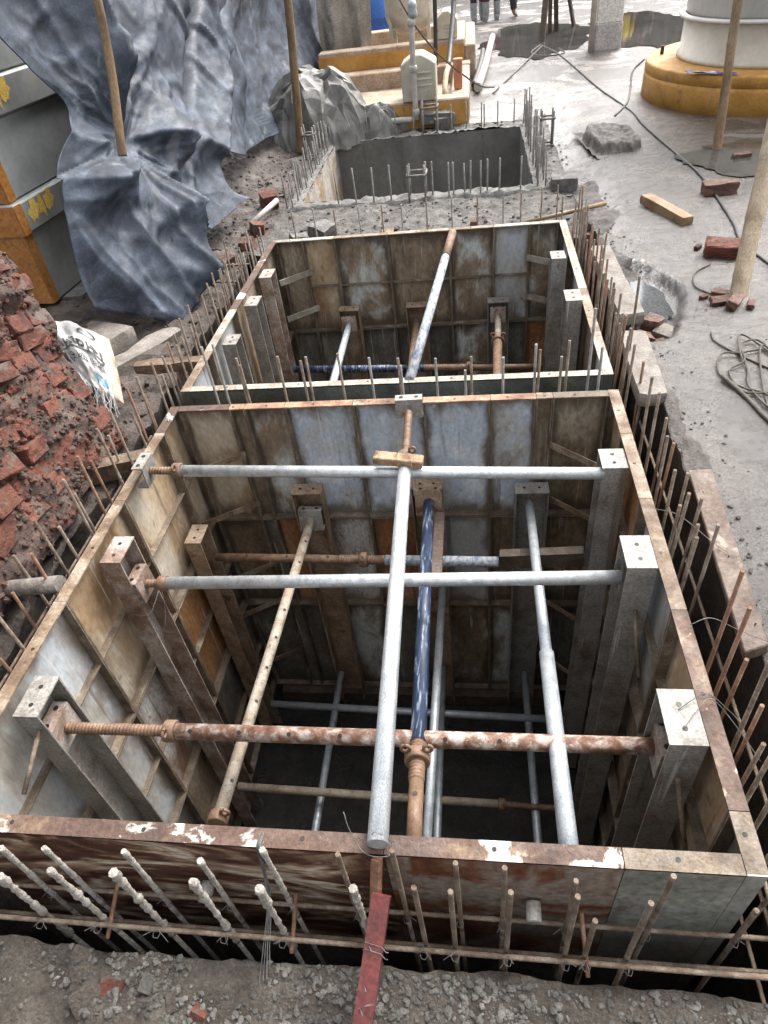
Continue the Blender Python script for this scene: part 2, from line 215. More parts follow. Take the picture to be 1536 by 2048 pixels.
mat('grout_bag', [(.3, (.043, .036, .029)), (.5, (.093, .082, .070)), (.75, (.162, .146, .129))], 7.0, bump=.8, bscale=30, rough=(.5, .8))

# ------------------------------------------------------------------ mesh helpers
def basis(a, b):
    a = Vector(a); b = Vector(b); t = (b - a).normalized()
    up = Vector((0, 0, 1)) if abs(t.z) < .95 else Vector((0, 1, 0))
    s = t.cross(up).normalized(); return t, s, s.cross(t).normalized()

class MB:
    def __init__(self): self.v = []; self.f = []; self.uv = {}; self.smooth = set(); self.mi = {}; self.cur = 0
    def quad(self, pts, uv=None, smooth=False):
        n = len(self.v); self.v += [Vector(p) for p in pts]; k = len(self.f); self.f.append(tuple(range(n, n + len(pts))))
        if uv: self.uv[k] = uv
        if smooth: self.smooth.add(k)
        if self.cur: self.mi[k] = self.cur
        return self
    def addf(self, f, smooth=False):
        k = len(self.f); self.f.append(tuple(f))
        if smooth: self.smooth.add(k)
        if self.cur: self.mi[k] = self.cur
    def hexa(self, c, ch=0.0):
        """8 corners: bottom 4 ccw then top 4"""
        n = len(self.v); self.v += [Vector(p) for p in c]
        for f in ((3, 2, 1, 0), (4, 5, 6, 7), (0, 1, 5, 4), (1, 2, 6, 5), (2, 3, 7, 6), (3, 0, 4, 7)): self.addf([n + i for i in f])
        return self
    def box(self, lo, hi):
        x0, y0, z0 = lo; x1, y1, z1 = hi
        return self.hexa([(x0, y0, z0), (x1, y0, z0), (x1, y1, z0), (x0, y1, z0), (x0, y0, z1), (x1, y0, z1), (x1, y1, z1), (x0, y1, z1)])
    def fbox(self, F, u0, u1, v0, v1, n0, n1, uv=False):
        """box in a frame F = (origin, U, V, N)"""
        O, U, V, N = F
        P = lambda u, v, n: O + U * u + V * v + N * n
        if not uv:
            c = [P(u0, v0, n0), P(u1, v0, n0), P(u1, v1, n0), P(u0, v1, n0), P(u0, v0, n1), P(u1, v0, n1), P(u1, v1, n1), P(u0, v1, n1)]
            if U.cross(V).dot(N) < 0: c = [c[i] for i in (3, 2, 1, 0, 7, 6, 5, 4)]
            return self.hexa(c)
        flip = U.cross(V).dot(N) < 0
        for n_, rev in ((n1, False), (n0, True)):
            pts = [P(u0, v0, n_), P(u1, v0, n_), P(u1, v1, n_), P(u0, v1, n_)]; w = [(0, 0), (1, 0), (1, 1), (0, 1)]
            if rev != flip: pts.reverse(); w.reverse()
            self.quad(pts, w)
        return self
    def beam(self, a, b, w, h, roll=0.0, taper=1.0):
        t, s, u = basis(a, b); a = Vector(a); b = Vector(b)
        if roll:
            m = Matrix.Rotation(roll, 3, t); s = m @ s; u = m @ u
        c = []
        for p, k in ((a, 1.0), (b, taper)):
            for ss, uu in ((-1, -1), (1, -1), (1, 1), (-1, 1)): c.append(p + s * (ss * w * k / 2) + u * (uu * h * k / 2))
        return self.hexa(c)
    def rings(self, P, Rr, n=12, cap=True, smooth=True, axis=None):
        base = len(self.v); m = len(P)
        P = [Vector(p) for p in P]
        ps = None
        for i, p in enumerate(P):
            a = P[max(i - 1, 0)]; b = P[min(i + 1, m - 1)]
            t = axis if axis else ((b - a).normalized() if (b - a).length > 1e-9 else Vector((0, 0, 1)))
            if ps is None:
                up = Vector((0, 0, 1)) if abs(t.z) < .95 else Vector((0, 1, 0)); s = t.cross(up).normalized()
            else:
                s = (ps - t * ps.dot(t)).normalized()
            ps = s; u = s.cross(t)
            for k in range(n):
                th = 2 * math.pi * k / n; self.v.append(p + (s * math.cos(th) + u * math.sin(th)) * Rr[i])
        for i in range(m - 1):
            for k in range(n):
                a = base + i * n + k; b = base + i * n + (k + 1) % n
                self.addf((a, a + n, b + n, b), smooth)
        if cap:
            self.addf([base + k for k in range(n)]); self.addf([base + (m - 1) * n + k for k in range(n)][::-1])
        return self
    def tube(self, a, b, r, n=12, r2=None, cap=True):
        return self.rings([a, b], [r, r if r2 is None else r2], n, cap)
    def lathe(self, c, prof, n=24, cap=True):
        """profile of (radius, z) turned about a vertical axis through c"""
        return self.rings([Vector(c) + Vector((0, 0, z)) for r, z in prof], [r for r, z in prof], n, cap, True, Vector((0, 0, 1)))
    def build(self, name, material, parent=None, origin=None, bevel=0.0):
        me = bpy.data.meshes.new(name)
        if parent is not None: o0 = WLOC[parent.name]
        elif origin is not None: o0 = Vector(origin)
        else:
            xs = [p.x for p in self.v]; ys = [p.y for p in self.v]; zs = [p.z for p in self.v]
            o0 = Vector(((min(xs) + max(xs)) / 2, (min(ys) + max(ys)) / 2, min(zs)))
        me.from_pydata([tuple(p - o0) for p in self.v], [], self.f)
        if self.uv:
            ul = me.uv_layers.new(name='UVMap')
            for k, w in self.uv.items():
                for li, c in zip(me.polygons[k].loop_indices, w): ul.data[li].uv = c
        for k in self.smooth: me.polygons[k].use_smooth = True
        for mm in (material if isinstance(material, (list, tuple)) else [material]): me.materials.append(MATS[mm])
        for k, i in self.mi.items(): me.polygons[k].material_index = i
        ob = bpy.data.objects.new(name, me); COL.objects.link(ob)
        if parent is not None:
            ob.parent = parent; WLOC[ob.name] = o0
        else:
            ob.location = o0; WLOC[ob.name] = o0
        if bevel:
            md = ob.modifiers.new('bevel', 'BEVEL'); md.width = bevel; md.segments = 1; md.limit_method = 'ANGLE'
        return ob
WLOC = {}
def tag(o, label, cat, group=None):
    o['label'] = label; o['category'] = cat
    if group: o['group'] = group
    return o
def thing(name, label, cat, loc, group=None):
    o = bpy.data.objects.new(name, None); COL.objects.link(o); o.location = loc; o.empty_display_size = .05
    WLOC[o.name] = Vector(loc)
    return tag(o, label, cat, group)
def struct(o, kind='structure'): o['kind'] = kind; return o
def fbm(x, y, z=0.0, o=4): return noise.fractal(Vector((x, y, z)), 1.0, 2.1, o)
def sstep(a, b, x):
    t = min(1, max(0, (x - a) / (b - a))); return t * t * (3 - 2 * t)
def spline(P, n):
    """Catmull-Rom through points, n samples per span"""
    P = [Vector(p) for p in P]; Q = [P[0] * 2 - P[1]] + P + [P[-1] * 2 - P[-2]]; out = []
    for i in range(1, len(Q) - 2):
        for k in range(n):
            t = k / n; a, b, c, d = Q[i - 1], Q[i], Q[i + 1], Q[i + 2]
            out.append(.5 * ((2 * b) + (c - a) * t + (2 * a - 5 * b + 4 * c - d) * t * t + (3 * b - a - 3 * c + d) * t ** 3))
    out.append(P[-1]); return out

# measured positions (metres): rebar tips, tarpaulin folds, wall outline
DATA_F1 = [[-1.23,0.6,0.07],[-1.1,0.6,0.09],[-0.88,0.6,0.1],[-0.69,0.6,0.07],[-0.51,0.6,0.16],[-0.33,0.6,0.16],[-0.2,0.6,0.2],[-0.06,0.6,0.15],[0.05,0.6,0.14],[0.21,0.6,0.09],[0.41,0.6,0.15],[0.62,0.6,-0.02]]
DATA_F2 = [[-1.21,0.54,0.05],[-1.04,0.54,0.12],[-0.87,0.54,0.13],[-0.68,0.54,0.11],[-0.52,0.54,0.09],[-0.29,0.54,0.13],[-0.15,0.54,0.16],[-0.07,0.54,0.15],[0.06,0.54,0.17],[0.2,0.54,0.17],[0.25,0.54,0.03],[0.35,0.54,0.16]]
DATA_L = [[-1.76,3.62,0.1],[-1.65,3.5,0.1],[-1.76,3.49,0.07],[-1.65,3.35,0.11],[-1.76,3.38,0.07],[-1.65,3.26,0.11],[-1.76,3.27,0.04],[-1.65,2.93,0.19],[-1.76,3.32,-0.04],[-1.65,2.99,0.08],[-1.76,2.93,0.11],[-1.65,2.63,0.22],[-1.76,2.94,0.0],[-1.65,2.43,0.22],[-1.76,2.76,0.0],[-1.65,2.29,0.22],[-1.76,2.5,0.04],[-1.65,2.09,0.22],[-1.76,2.3,0.04],[-1.65,1.95,0.21],[-1.76,2.1,0.01],[-1.65,3.55,0.21],[-1.76,3.88,0.02],[-1.65,3.92,0.12],[-1.76,4.47,0.06],[-1.65,4.28,0.19],[-1.76,1.82,0.11],[-1.65,1.8,0.09],[-1.76,1.64,0.09],[-1.65,1.61,0.13],[-1.76,1.54,-0.01],[-1.65,1.34,0.09],[-1.76,1.33,-0.14]]
DATA_R = [[0.79,3.25,0.32],[0.73,3.94,-0.14],[0.79,3.87,-0.16],[0.73,3.52,0.18],[0.79,3.6,0.08],[0.73,3.15,0.17],[0.79,3.53,-0.06],[0.73,3.02,0.17],[0.79,2.93,0.04],[0.73,2.9,0.15],[0.79,3.3,-0.15],[0.73,2.54,0.19],[0.79,2.86,-0.09],[0.73,2.4,0.2],[0.79,2.44,0.05],[0.73,2.2,0.13],[0.79,2.29,0.03],[0.73,2.04,0.09],[0.79,2.07,0.05],[0.73,1.86,0.13],[0.79,1.89,0.08],[0.73,1.91,0.03],[0.79,1.86,-0.02],[0.73,1.7,0.07],[0.79,1.71,0.12],[0.73,1.36,0.27],[0.79,1.47,-0.04],[0.73,1.26,0.23],[0.79,1.28,-0.03],[0.73,1.09,0.22],[0.79,1.13,-0.04]]
DATA_M = [[-1.33,2.87,0.29],[-1.27,2.87,0.3],[-1.16,2.87,0.18],[-1.17,2.87,0.22],[-0.96,2.87,0.22],[-0.82,2.87,0.21],[-0.85,2.87,0.19],[-0.66,2.87,0.22],[-0.51,2.87,0.19],[-0.37,2.87,0.18],[-0.36,2.87,0.14],[-0.19,2.87,0.17],[-0.05,2.87,0.1],[-0.02,2.87,0.17],[0.13,2.87,0.16],[0.28,2.87,0.22],[0.3,2.87,0.19],[0.43,2.87,0.23],[0.4,2.87,0.15],[0.53,2.87,0.38],[0.58,2.87,0.19]]
DATA_B = [[-1.39,5.27,0.17],[-1.22,5.27,0.17],[-1.06,5.27,0.15],[-0.87,5.27,0.16],[-0.69,5.27,0.16],[-0.54,5.27,0.15],[-0.35,5.27,0.18],[-0.16,5.27,0.18],[0.03,5.27,0.18],[0.22,5.27,0.15],[0.35,5.27,0.17],[0.5,5.27,0.19],[0.61,5.27,0.2],[0.77,5.27,0.16],[0.82,5.27,0.09],[0.65,5.27,0.12]]
DATA_N0 = [[-1.27,6.58,0.1],[-1.1,6.58,0.1],[-0.92,6.58,0.09],[-0.76,6.58,0.1],[-0.37,6.58,0.1],[-0.22,6.58,0.08],[-0.18,6.58,0.08],[-0.08,6.58,0.06],[-0.02,6.58,0.08],[0.07,6.58,0.07],[0.13,6.58,0.08],[0.24,6.58,0.08],[0.43,6.58,0.08]]
DATA_F0 = [[-1.58,9.08,0.08],[-1.41,9.08,0.08],[-1.27,9.08,0.08],[-1.1,9.08,0.07],[-0.92,9.08,0.07],[-0.7,9.08,0.07],[-0.41,9.08,0.05],[-0.25,9.08,0.07],[-0.07,9.08,0.08],[0.11,9.08,0.06],[0.14,9.08,0.04],[0.3,9.08,0.06],[0.49,9.08,0.06],[0.62,9.08,0.0]]
DATA_T = [[[-2.5,4.11,1.78],[-2.49,4.17,1.55],[-2.48,4.37,1.33],[-2.48,4.61,1.07],[-2.47,4.23,0.82],[-2.46,4.05,0.55],[-2.45,3.92,0.07]],[[-2.5,4.71,1.75],[-2.48,4.55,1.49],[-2.47,4.68,1.24],[-2.45,4.8,0.97],[-2.43,4.43,0.73],[-2.42,4.19,0.44],[-2.4,4.07,-0.05]],[[-2.5,5.27,1.72],[-2.47,5.07,1.43],[-2.43,4.95,1.17],[-2.4,4.83,0.85],[-2.37,4.59,0.68],[-2.33,4.39,0.33],[-2.3,4.21,-0.17]],[[-2.5,5.89,1.69],[-2.44,5.54,1.37],[-2.38,5.23,1.09],[-2.33,4.85,0.8],[-2.27,4.66,0.66],[-2.21,4.49,0.28],[-2.15,4.29,-0.25]],[[-2.5,6.67,1.65],[-2.43,6.16,1.3],[-2.37,5.63,0.99],[-2.3,5.04,0.72],[-2.23,4.86,0.6],[-2.17,4.75,0.36],[-2.1,4.79,-0.06]],[[-2.5,7.53,1.6],[-2.42,6.75,1.17],[-2.35,6.11,0.87],[-2.27,5.54,0.63],[-2.2,5.17,0.53],[-2.12,4.96,0.48],[-2.05,4.93,0.38]],[[-2.5,8.46,1.56],[-2.42,7.39,1.09],[-2.33,6.66,0.77],[-2.25,5.97,0.49],[-2.17,5.66,0.3],[-2.08,5.55,0.17],[-2.0,5.42,0.03]],[[-2.5,9.43,1.51],[-2.42,8.2,1.0],[-2.33,7.37,0.65],[-2.25,6.63,0.37],[-2.17,6.36,0.23],[-2.08,6.26,0.08],[-2.0,6.36,-0.02]]]
DATA_T2 = [[[-2.62,8.69,1.56],[-2.56,7.9,1.05],[-2.49,7.32,0.75],[-2.43,6.9,0.54],[-2.36,6.65,0.42],[-2.3,6.47,0.37]],[[-2.62,9.15,1.53],[-2.56,8.71,0.95],[-2.49,8.26,0.6],[-2.43,7.78,0.35],[-2.36,7.4,0.2],[-2.3,7.16,0.16]],[[-2.62,10.6,1.46],[-2.56,9.61,0.84],[-2.49,8.97,0.53],[-2.43,8.38,0.28],[-2.36,7.94,0.17],[-2.3,7.71,0.08]],[[-2.62,12.77,1.34],[-2.56,11.64,0.72],[-2.49,10.9,0.4],[-2.43,10.27,0.14],[-2.36,9.67,0.02],[-2.3,9.28,-0.07]],[[-2.62,15.35,1.21],[-2.56,14.13,0.59],[-2.49,13.37,0.32],[-2.43,12.64,0.07],[-2.36,12.08,-0.12],[-2.3,11.55,-0.26]]]
DATA_W0 = [[-1.85,2.83,-0.16],[-1.9,2.79,-0.06],[-1.93,2.8,0.05],[-2.0,2.81,0.23],[-2.06,2.87,0.39],[-2.1,2.96,0.48],[-2.16,3.01,0.62],[-2.22,3.02,0.81]]
DATA_W1 = [[-1.85,1.74,-0.13],[-1.88,1.7,0.12],[-1.92,1.73,0.3],[-1.97,1.81,0.47],[-2.03,1.89,0.64],[-2.09,2.04,0.76],[-2.15,2.14,0.87],[-2.22,2.23,1.03]]
V3 = Vector
# ------------------------------------------------------------------ ground
TX0, TX1, TY0, TY1 = -1.80, 0.87, 0.485, 5.35            # excavation round the two steel boxes
PX0, PX1, PY0, PY1 = -1.78, 0.68, 6.54, 9.08              # cast tank beyond
def gz(x, y):
    yard = -.10 - .05 * sstep(3, 9, y)
    bank = -.27
    ledge = -.21 + .19 * sstep(2.15, 2.75, -x) * sstep(3.1, 3.9, y)
    mid = -.215
    if x >= TX1 - .001:
        z = yard
        if x < 1.7: z += (mid - yard) * sstep(5.2, 6.4, y) * (1 - sstep(.95, 1.5, x)) * (1 - sstep(8.8, 10, y))
    elif x <= TX0 + .001: z = ledge if y < 8.5 else ledge + (yard - ledge) * sstep(8.5, 11, y)
    else: z = mid if y > 3 else bank
    if y > 8.9: z += (yard - z) * sstep(8.9, 10.5, y)
    z += (bank - z) * (1 - sstep(.44, 1.0, y))
    near = 1 - sstep(8, 16, y)
    if x < TX0 + .001 and y > .5: a = .05
    elif y < .5: a = .028 + .022 * (1 - sstep(-.9, -.3, x))
    elif x < TX1 and y < 9.3: a = .035
    else: a = .006 + .02 * (1 - sstep(1.0, 1.35, x)) * (.3 + sstep(3.2, 3.6, y))
    z += a * near * fbm(x * 3.1, y * 3.1, 1.7) + a * .45 * near * fbm(x * 13, y * 13, 4.0, 3)
    # hollow beside the trench where slab has broken away
    if x > .8:
        d = math.hypot((x - 1.06 - .05 * math.sin(y * 5)) / .17, (y - 4.08) / .52) + .25 * fbm(x * 5, y * 5, 9)
        z -= .085 * (1 - sstep(.75, 1.0, d))
        d2 = math.hypot((x - .98) / .16, (y - 3.62) / .20) + .25 * fbm(x * 6, y * 6, 3)
        z -= .14 * (1 - sstep(.7, 1.0, d2))
    return z
def edge_shift(x, y):
    """ragged rim of the excavation"""
    if y < TY1 + .01 and y > TY0 - .01:
        if abs(x - TX0) < .002: return Vector((-.05 * (fbm(y * 2.3, 7.7) + .5), 0, 0))
        if abs(x - TX1) < .002: return Vector((.035 * (fbm(y * 2.3, 3.3) + .1), 0, 0))
    if x < TX1 + .01 and x > TX0 - .01:
        if abs(y - TY0) < .002: return Vector((0, .022 * fbm(x * 5.0, 5.5), 0))
        if abs(y - TY1) < .002: return Vector((0, .04 * (fbm(x * 2.3, 8.8) + .4), 0))
    return Vector((0, 0, 0))
def axis(*segs):
    out = []
    for a, b, s in segs:
        n = max(1, int(round((b - a) / s))); out += [a + (b - a) * i / n for i in range(n)]
    out.append(segs[-1][1]); return out
def sheet(name, xs, ys, material, keep=None):
    m = MB(); idx = {}
    for j, y in enumerate(ys):
        for i, x in enumerate(xs):
            idx[i, j] = len(m.v); m.v.append(Vector((x, y, gz(x, y))) + edge_shift(x, y))
    for j in range(len(ys) - 1):
        for i in range(len(xs) - 1):
            if keep is None or keep((xs[i] + xs[i + 1]) / 2, (ys[j] + ys[j + 1]) / 2): m.addf((idx[i, j], idx[i + 1, j], idx[i + 1, j + 1], idx[i, j + 1]), True)
    used = sorted({i for f in m.f for i in f}); mp = {a: b for b, a in enumerate(used)}
    m.v = [m.v[i] for i in used]; m.f = [tuple(mp[i] for i in f) for f in m.f]
    return struct(m.build(name, material, origin=(0, 0, 0)))
far = [(9.3, 12, .08), (12, 20, .3), (20, 60, 4), (60, 400, 60)]
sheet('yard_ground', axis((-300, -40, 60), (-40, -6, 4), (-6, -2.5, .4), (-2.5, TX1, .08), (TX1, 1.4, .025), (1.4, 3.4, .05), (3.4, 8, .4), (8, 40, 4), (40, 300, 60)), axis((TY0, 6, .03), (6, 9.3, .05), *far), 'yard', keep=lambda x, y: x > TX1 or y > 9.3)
sheet('soil_bank', axis((-300, -40, 60), (-40, -4, 6), (-4, -1.8, .1), (-1.8, TX1, .0089), (TX1, 1.4, .05), (1.4, 8, .6), (8, 40, 4), (40, 300, 60)), axis((-60, -4, 8), (-4, 0, .5), (0, .33, .06), (.33, TY0, .0078)), 'soil_grey')
sheet('earth_ledge', axis((-300, -40, 60), (-40, -6, 4), (-6, -3.2, .3), (-3.2, TX0, .028)), axis((TY0, 7.5, .03), (7.5, 9.3, .06)), 'mud_red')
sheet('mud_strip', axis((TX0, PX0, .02), (PX0, PX1, .03), (PX1, TX1, .03)), axis((TY1, PY0, .025), (PY0, PY1, .03), (PY1, 9.3, .03)), 'mud_grey', keep=lambda x, y: not (PX0 < x < PX1 and PY0 < y < PY1))

# darker churned mud along the right-hand rim of the excavation, lapping over the slab
m = MB(); ys = axis((TY0 + .5, 6.6, .03)); xs = 15
for j, y in enumerate(ys):
    w = .08 + .10 * max(-.4, fbm(y * .9, 2.2, 1, 3)) + .05 * fbm(y * 4, 3, 3) + .10 * sstep(3.4, 4.0, y) * (1 - sstep(4.6, 5.0, y)) + .16 * sstep(4.9, 5.6, y) + .03 * fbm(y * 15, 8, 2)
    for i in range(xs):
        k = i / (xs - 1); x = TX1 + .004 + w * k; m.v.append(V3((x, y, gz(x, y) + .004 + .020 * math.sin(math.pi * min(1, k * 1.15)) * (.5 + fbm(x * 9, y * 9, 5)) + .010 * fbm(x * 30, y * 30, 2, 2) - (.02 if i == xs - 1 else 0))) + (edge_shift(TX1, y) if i == 0 else V3((0, 0, 0))))
for j in range(len(ys) - 1):
    for i in range(xs - 1): a = j * xs + i; m.addf((a, a + 1, a + xs + 1, a + xs), True)
struct(m.build('mud_margin', 'mud_wet', origin=(0, 0, 0)))

def trench_wall(name, pts, out, material, depth=2.6):
    m = MB(); n = len(pts); K = 26
    for k in range(K + 1):
        t = (k / K) ** 1.5
        for p in pts:
            z0 = gz(p.x, p.y); q = p + edge_shift(p.x, p.y)
            z = z0 - t * (depth + z0)
            s = p.x + p.y * 1.0
            d = (fbm(s * 2.2, z * 2.6, 2.2) * .05 + fbm(s * 9, z * 9, 6.1, 3) * .015) * sstep(0, .12, t) + .015 * sstep(0, .1, t)
            m.v.append(Vector((q.x, q.y, z)) + out * (d + .02 * sstep(0, .05, t)))
    for k in range(K):
        for i in range(n - 1):
            a = k * n + i; m.addf((a, a + 1, a + n + 1, a + n), True)
    return struct(m.build(name, material, origin=(0, 0, 0)))
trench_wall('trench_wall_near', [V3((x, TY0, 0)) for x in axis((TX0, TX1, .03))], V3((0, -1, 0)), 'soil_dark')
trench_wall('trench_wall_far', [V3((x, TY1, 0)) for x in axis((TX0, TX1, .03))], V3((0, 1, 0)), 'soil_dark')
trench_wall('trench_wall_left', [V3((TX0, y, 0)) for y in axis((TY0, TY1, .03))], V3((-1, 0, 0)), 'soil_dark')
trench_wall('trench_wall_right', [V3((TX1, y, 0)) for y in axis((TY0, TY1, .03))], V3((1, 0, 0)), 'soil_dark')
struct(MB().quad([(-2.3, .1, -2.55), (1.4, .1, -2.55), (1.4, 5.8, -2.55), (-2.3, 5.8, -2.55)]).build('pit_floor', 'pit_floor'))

# puddles: thin sheets of water lying in hollows
def puddle(cx, cy, z, rx, ry, material, seed, label=None):
    m = MB(); n = 60; m.v.append(V3((cx, cy, z)))
    for k in range(n):
        a = 2 * math.pi * k / n; r = 1 + .32 * fbm(math.cos(a) * 1.3, math.sin(a) * 1.3, seed) + .12 * fbm(math.cos(a) * 4, math.sin(a) * 4, seed + 3)
        m.v.append(V3((cx + rx * r * math.cos(a), cy + ry * r * math.sin(a), z)))
    for k in range(n): m.addf((0, 1 + k, 1 + (k + 1) % n))
    return struct(m.build('puddle', material))
puddle(1.075, 4.10, -.172, .11, .33, 'water_blue', 1)
puddle(1.22, 15.2, -.142, 1.0, 2.0, 'water', 2)
puddle(3.1, 15.0, -.142, 1.0, 2.3, 'water', 5)
puddle(2.75, 6.7, -.120, .85, .7, 'water', 11)

# ------------------------------------------------------------------ loose stones (nobody could count them)
def stone_mesh(m, c, r, seed, squash=.75):
    g = random.Random(seed); rot = Matrix.Rotation(g.uniform(0, 6.28), 3, 'Z') @ Matrix.Rotation(g.uniform(0, 6.28), 3, 'X')
    t = (1 + 5 ** .5) / 2
    P = [(-1, t, 0), (1, t, 0), (-1, -t, 0), (1, -t, 0), (0, -1, t), (0, 1, t), (0, -1, -t), (0, 1, -t), (t, 0, -1), (t, 0, 1), (-t, 0, -1), (-t, 0, 1)]
    Fc = [(0, 11, 5), (0, 5, 1), (0, 1, 7), (0, 7, 10), (0, 10, 11), (1, 5, 9), (5, 11, 4), (11, 10, 2), (10, 7, 6), (7, 1, 8), (3, 9, 4), (3, 4, 2), (3, 2, 6), (3, 6, 8), (3, 8, 9), (4, 9, 5), (2, 4, 11), (6, 2, 10), (8, 6, 7), (9, 8, 1)]
    n = len(m.v); s3 = V3((g.uniform(.7, 1.25), g.uniform(.6, 1), g.uniform(.5, .85)))
    for p in P:
        q = V3(p).normalized() * g.uniform(.75, 1.15); q = rot @ V3((q.x * s3.x, q.y * s3.y, q.z * s3.z)); q.z *= squash
        m.v.append(V3(c) + q * r)
    for f in Fc: m.addf([n + i for i in f], False)
def scatter(name, count, xr, yr, rr, material, label, cat, seed, dens=None):
    g = random.Random(seed); m = MB(); k = 0
    for i in range(count):
        x = g.uniform(*xr); y = g.uniform(*yr)
        if dens and not dens(x, y, g): continue
        r = rr[0] + (rr[1] - rr[0]) * g.random() ** 3.2
        stone_mesh(m, (x, y, gz(x, y) + r * .18), r, g.random())
    o = m.build(name, material, origin=(0, 0, 0)); o['label'] = label; o['category'] = cat; o['kind'] = 'stuff'; return o
scatter('gravel', 8500, (-1.75, .84), (.335, .480), (.0014, .0135), 'gravel', 'loose grey gravel on the soil bank in the foreground', 'gravel', 3, lambda x, y, g: g.random() < .35 + .9 * fbm(x * 3, y * 3, 2) + (.25 if x > -.1 else 0))
scatter('rubble', 420, (-1.75, .84), (5.40, 6.5), (.006, .03), 'mud_grey', 'grey mortar rubble on the strip between tank and steel box', 'rubble', 5)
scatter('dirt_clods', 2600, (-2.8, -1.84), (1.2, 8.6), (.004, .028), 'mud_red', 'small dirt clods on the left earth ledge', 'dirt', 6)
scatter('grit', 2600, (.9, 3.2), (.6, 8.5), (.002, .009), 'soil', 'dark grit scattered over the wet yard', 'grit', 9, lambda x, y, g: g.random() < .25 + .9 * fbm(x * 1.5, y * 1.5, 5))
scatter('mud_clods', 1100, (.88, 1.25), (.9, 6.4), (.002, .015), 'mud_wet', 'dark mud clods along the right rim of the excavation', 'mud', 19, lambda x, y, g: g.random() < 1.3 - (x - .87) / .22)
scatter('crumbs', 1500, (-1.95, .95), (6.38, 9.3), (.004, .022), 'mud_grey', 'grey mortar crumbs along the rim of the cast tank', 'crumbs', 10, lambda x, y, g: not (-1.63 < x < .53 and 6.72 < y < 8.93))

# ------------------------------------------------------------------ cast concrete tank beyond
tank = thing('concrete_tank', 'open cast concrete tank with dark wet walls and rough rim', 'tank', (-.55, 7.8, -2.6))
OX0, OX1, OY0, OY1 = -1.64, .55, 6.70, 8.94
def wall_piece(name, q, material): return MB().quad(q).build(name, material, tank)
wall_piece('wall', [(OX0, OY1, -2.55), (OX1, OY1, -2.55), (OX1, OY1, -.2), (OX0, OY1, -.2)][::-1], 'concrete_wet')
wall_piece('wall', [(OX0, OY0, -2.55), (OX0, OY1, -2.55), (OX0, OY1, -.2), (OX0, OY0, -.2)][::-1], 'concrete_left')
wall_piece('wall', [(OX1, OY0, -2.55), (OX1, OY1, -2.55), (OX1, OY1, -.2), (OX1, OY0, -.2)], 'concrete_wet')
wall_piece('wall', [(OX0, OY0, -2.55), (OX1, OY0, -2.55), (OX1, OY0, -.2), (OX0, OY0, -.2)], 'concrete_wet')
wall_piece('floor', [(OX0, OY0, -2.54), (OX1, OY0, -2.54), (OX1, OY1, -2.54), (OX0, OY1, -2.54)], 'concrete_wet')
for x in (-1.31, -.85, .12): MB().box((x - .004, OY1 - .006, -2.5), (x + .004, OY1, -.24)).build('joint_ridge', 'concrete_rough', tank)
m = MB(); xs = axis((PX0 - .03, OX0, .028), (OX0, OX1, .03), (OX1, PX1 + .03, .028)); ys = axis((PY0 - .03, OY0, .028), (OY0, OY1, .03), (OY1, PY1 + .03, .028)); idx = {}
for j, y in enumerate(ys):
    for i, x in enumerate(xs):
        idx[i, j] = len(m.v); w = .03 * fbm(x * 6, y * 6, 3) + .018 * fbm(x * 22, y * 22, 8, 3)
        inner = (abs(x - OX0) < .001 or abs(x - OX1) < .001) and OY0 - .001 <= y <= OY1 + .001 or (abs(y - OY0) < .001 or abs(y - OY1) < .001) and OX0 - .001 <= x <= OX1 + .001
        outer = i in (0, len(xs) - 1) or j in (0, len(ys) - 1)
        m.v.append(V3((x, y, -.20 + (w + .005 if not outer else -.06))))
for j in range(len(ys) - 1):
    for i in range(len(xs) - 1):
        cx = (xs[i] + xs[i + 1]) / 2; cy = (ys[j] + ys[j + 1]) / 2
        if not (OX0 < cx < OX1 and OY0 < cy < OY1): m.addf((idx[i, j], idx[i + 1, j], idx[i + 1, j + 1], idx[i, j + 1]), True)
m.build('rim', 'concrete_rough', tank)
# ------------------------------------------------------------------ steel formwork boxes
X0, X1 = -1.555, .662
def panel(parent, F, w, h, plate, frame, hribs=(), vribs=(), top_mat=None, bottom=True, deep=.047, outer=None):
    """one steel shutter panel: face plate on the concrete side, edge flanges and ribs towards the pit"""
    g = .0012
    p = MB().fbox(F, g, w - g, g, h - g, 0.0, .004, uv=True).build('panel', plate, parent)
    if outer:
        MB().fbox(F, g, w - g, g, h - g, -.002, -.0005, uv=True).build('outer_face', outer, p)
    fl = MB(); t = .007
    fl.fbox(F, g, g + t, .008, h - g, .0045, deep - .002); fl.fbox(F, w - g - t, w - g, .008, h - g, .0045, deep - .002)
    if bottom: fl.fbox(F, g + t, w - g - t, h - g - t, h - g, .0045, deep - .003)
    fl.build('edge_flange', frame, p)
    tm = MB(); tm.fbox(F, g, w - g, 0, t, -.002, deep); n = max(1, int(w / .36)); tm.cur = 1
    for i in range(n):
        u = (i + .5) * w / n + rnd.uniform(-.03, .03); O, U, V, N = F; c = O + U * u + N * (deep * .55)
        tm.rings([c - V * .0004, c - V * .0012], [.0062, .0062], 10, True, False, axis=-V)
    tm.build('top_flange', [top_mat or frame, 'hole'], p)
    for v in hribs: MB().fbox(F, g + t, w - g - t, v - .003, v + .003, .0045, deep - .01).build('rib', frame, p)
    for u in vribs: MB().fbox(F, u - .003, u + .003, .009, h - g - t, .0045, deep - .006).build('rib', frame, p)
    # bolt holes down the flanges read as small dark dots on a strip of the plate
    return p
ZS = [0, -.75, -1.50, -2.42]
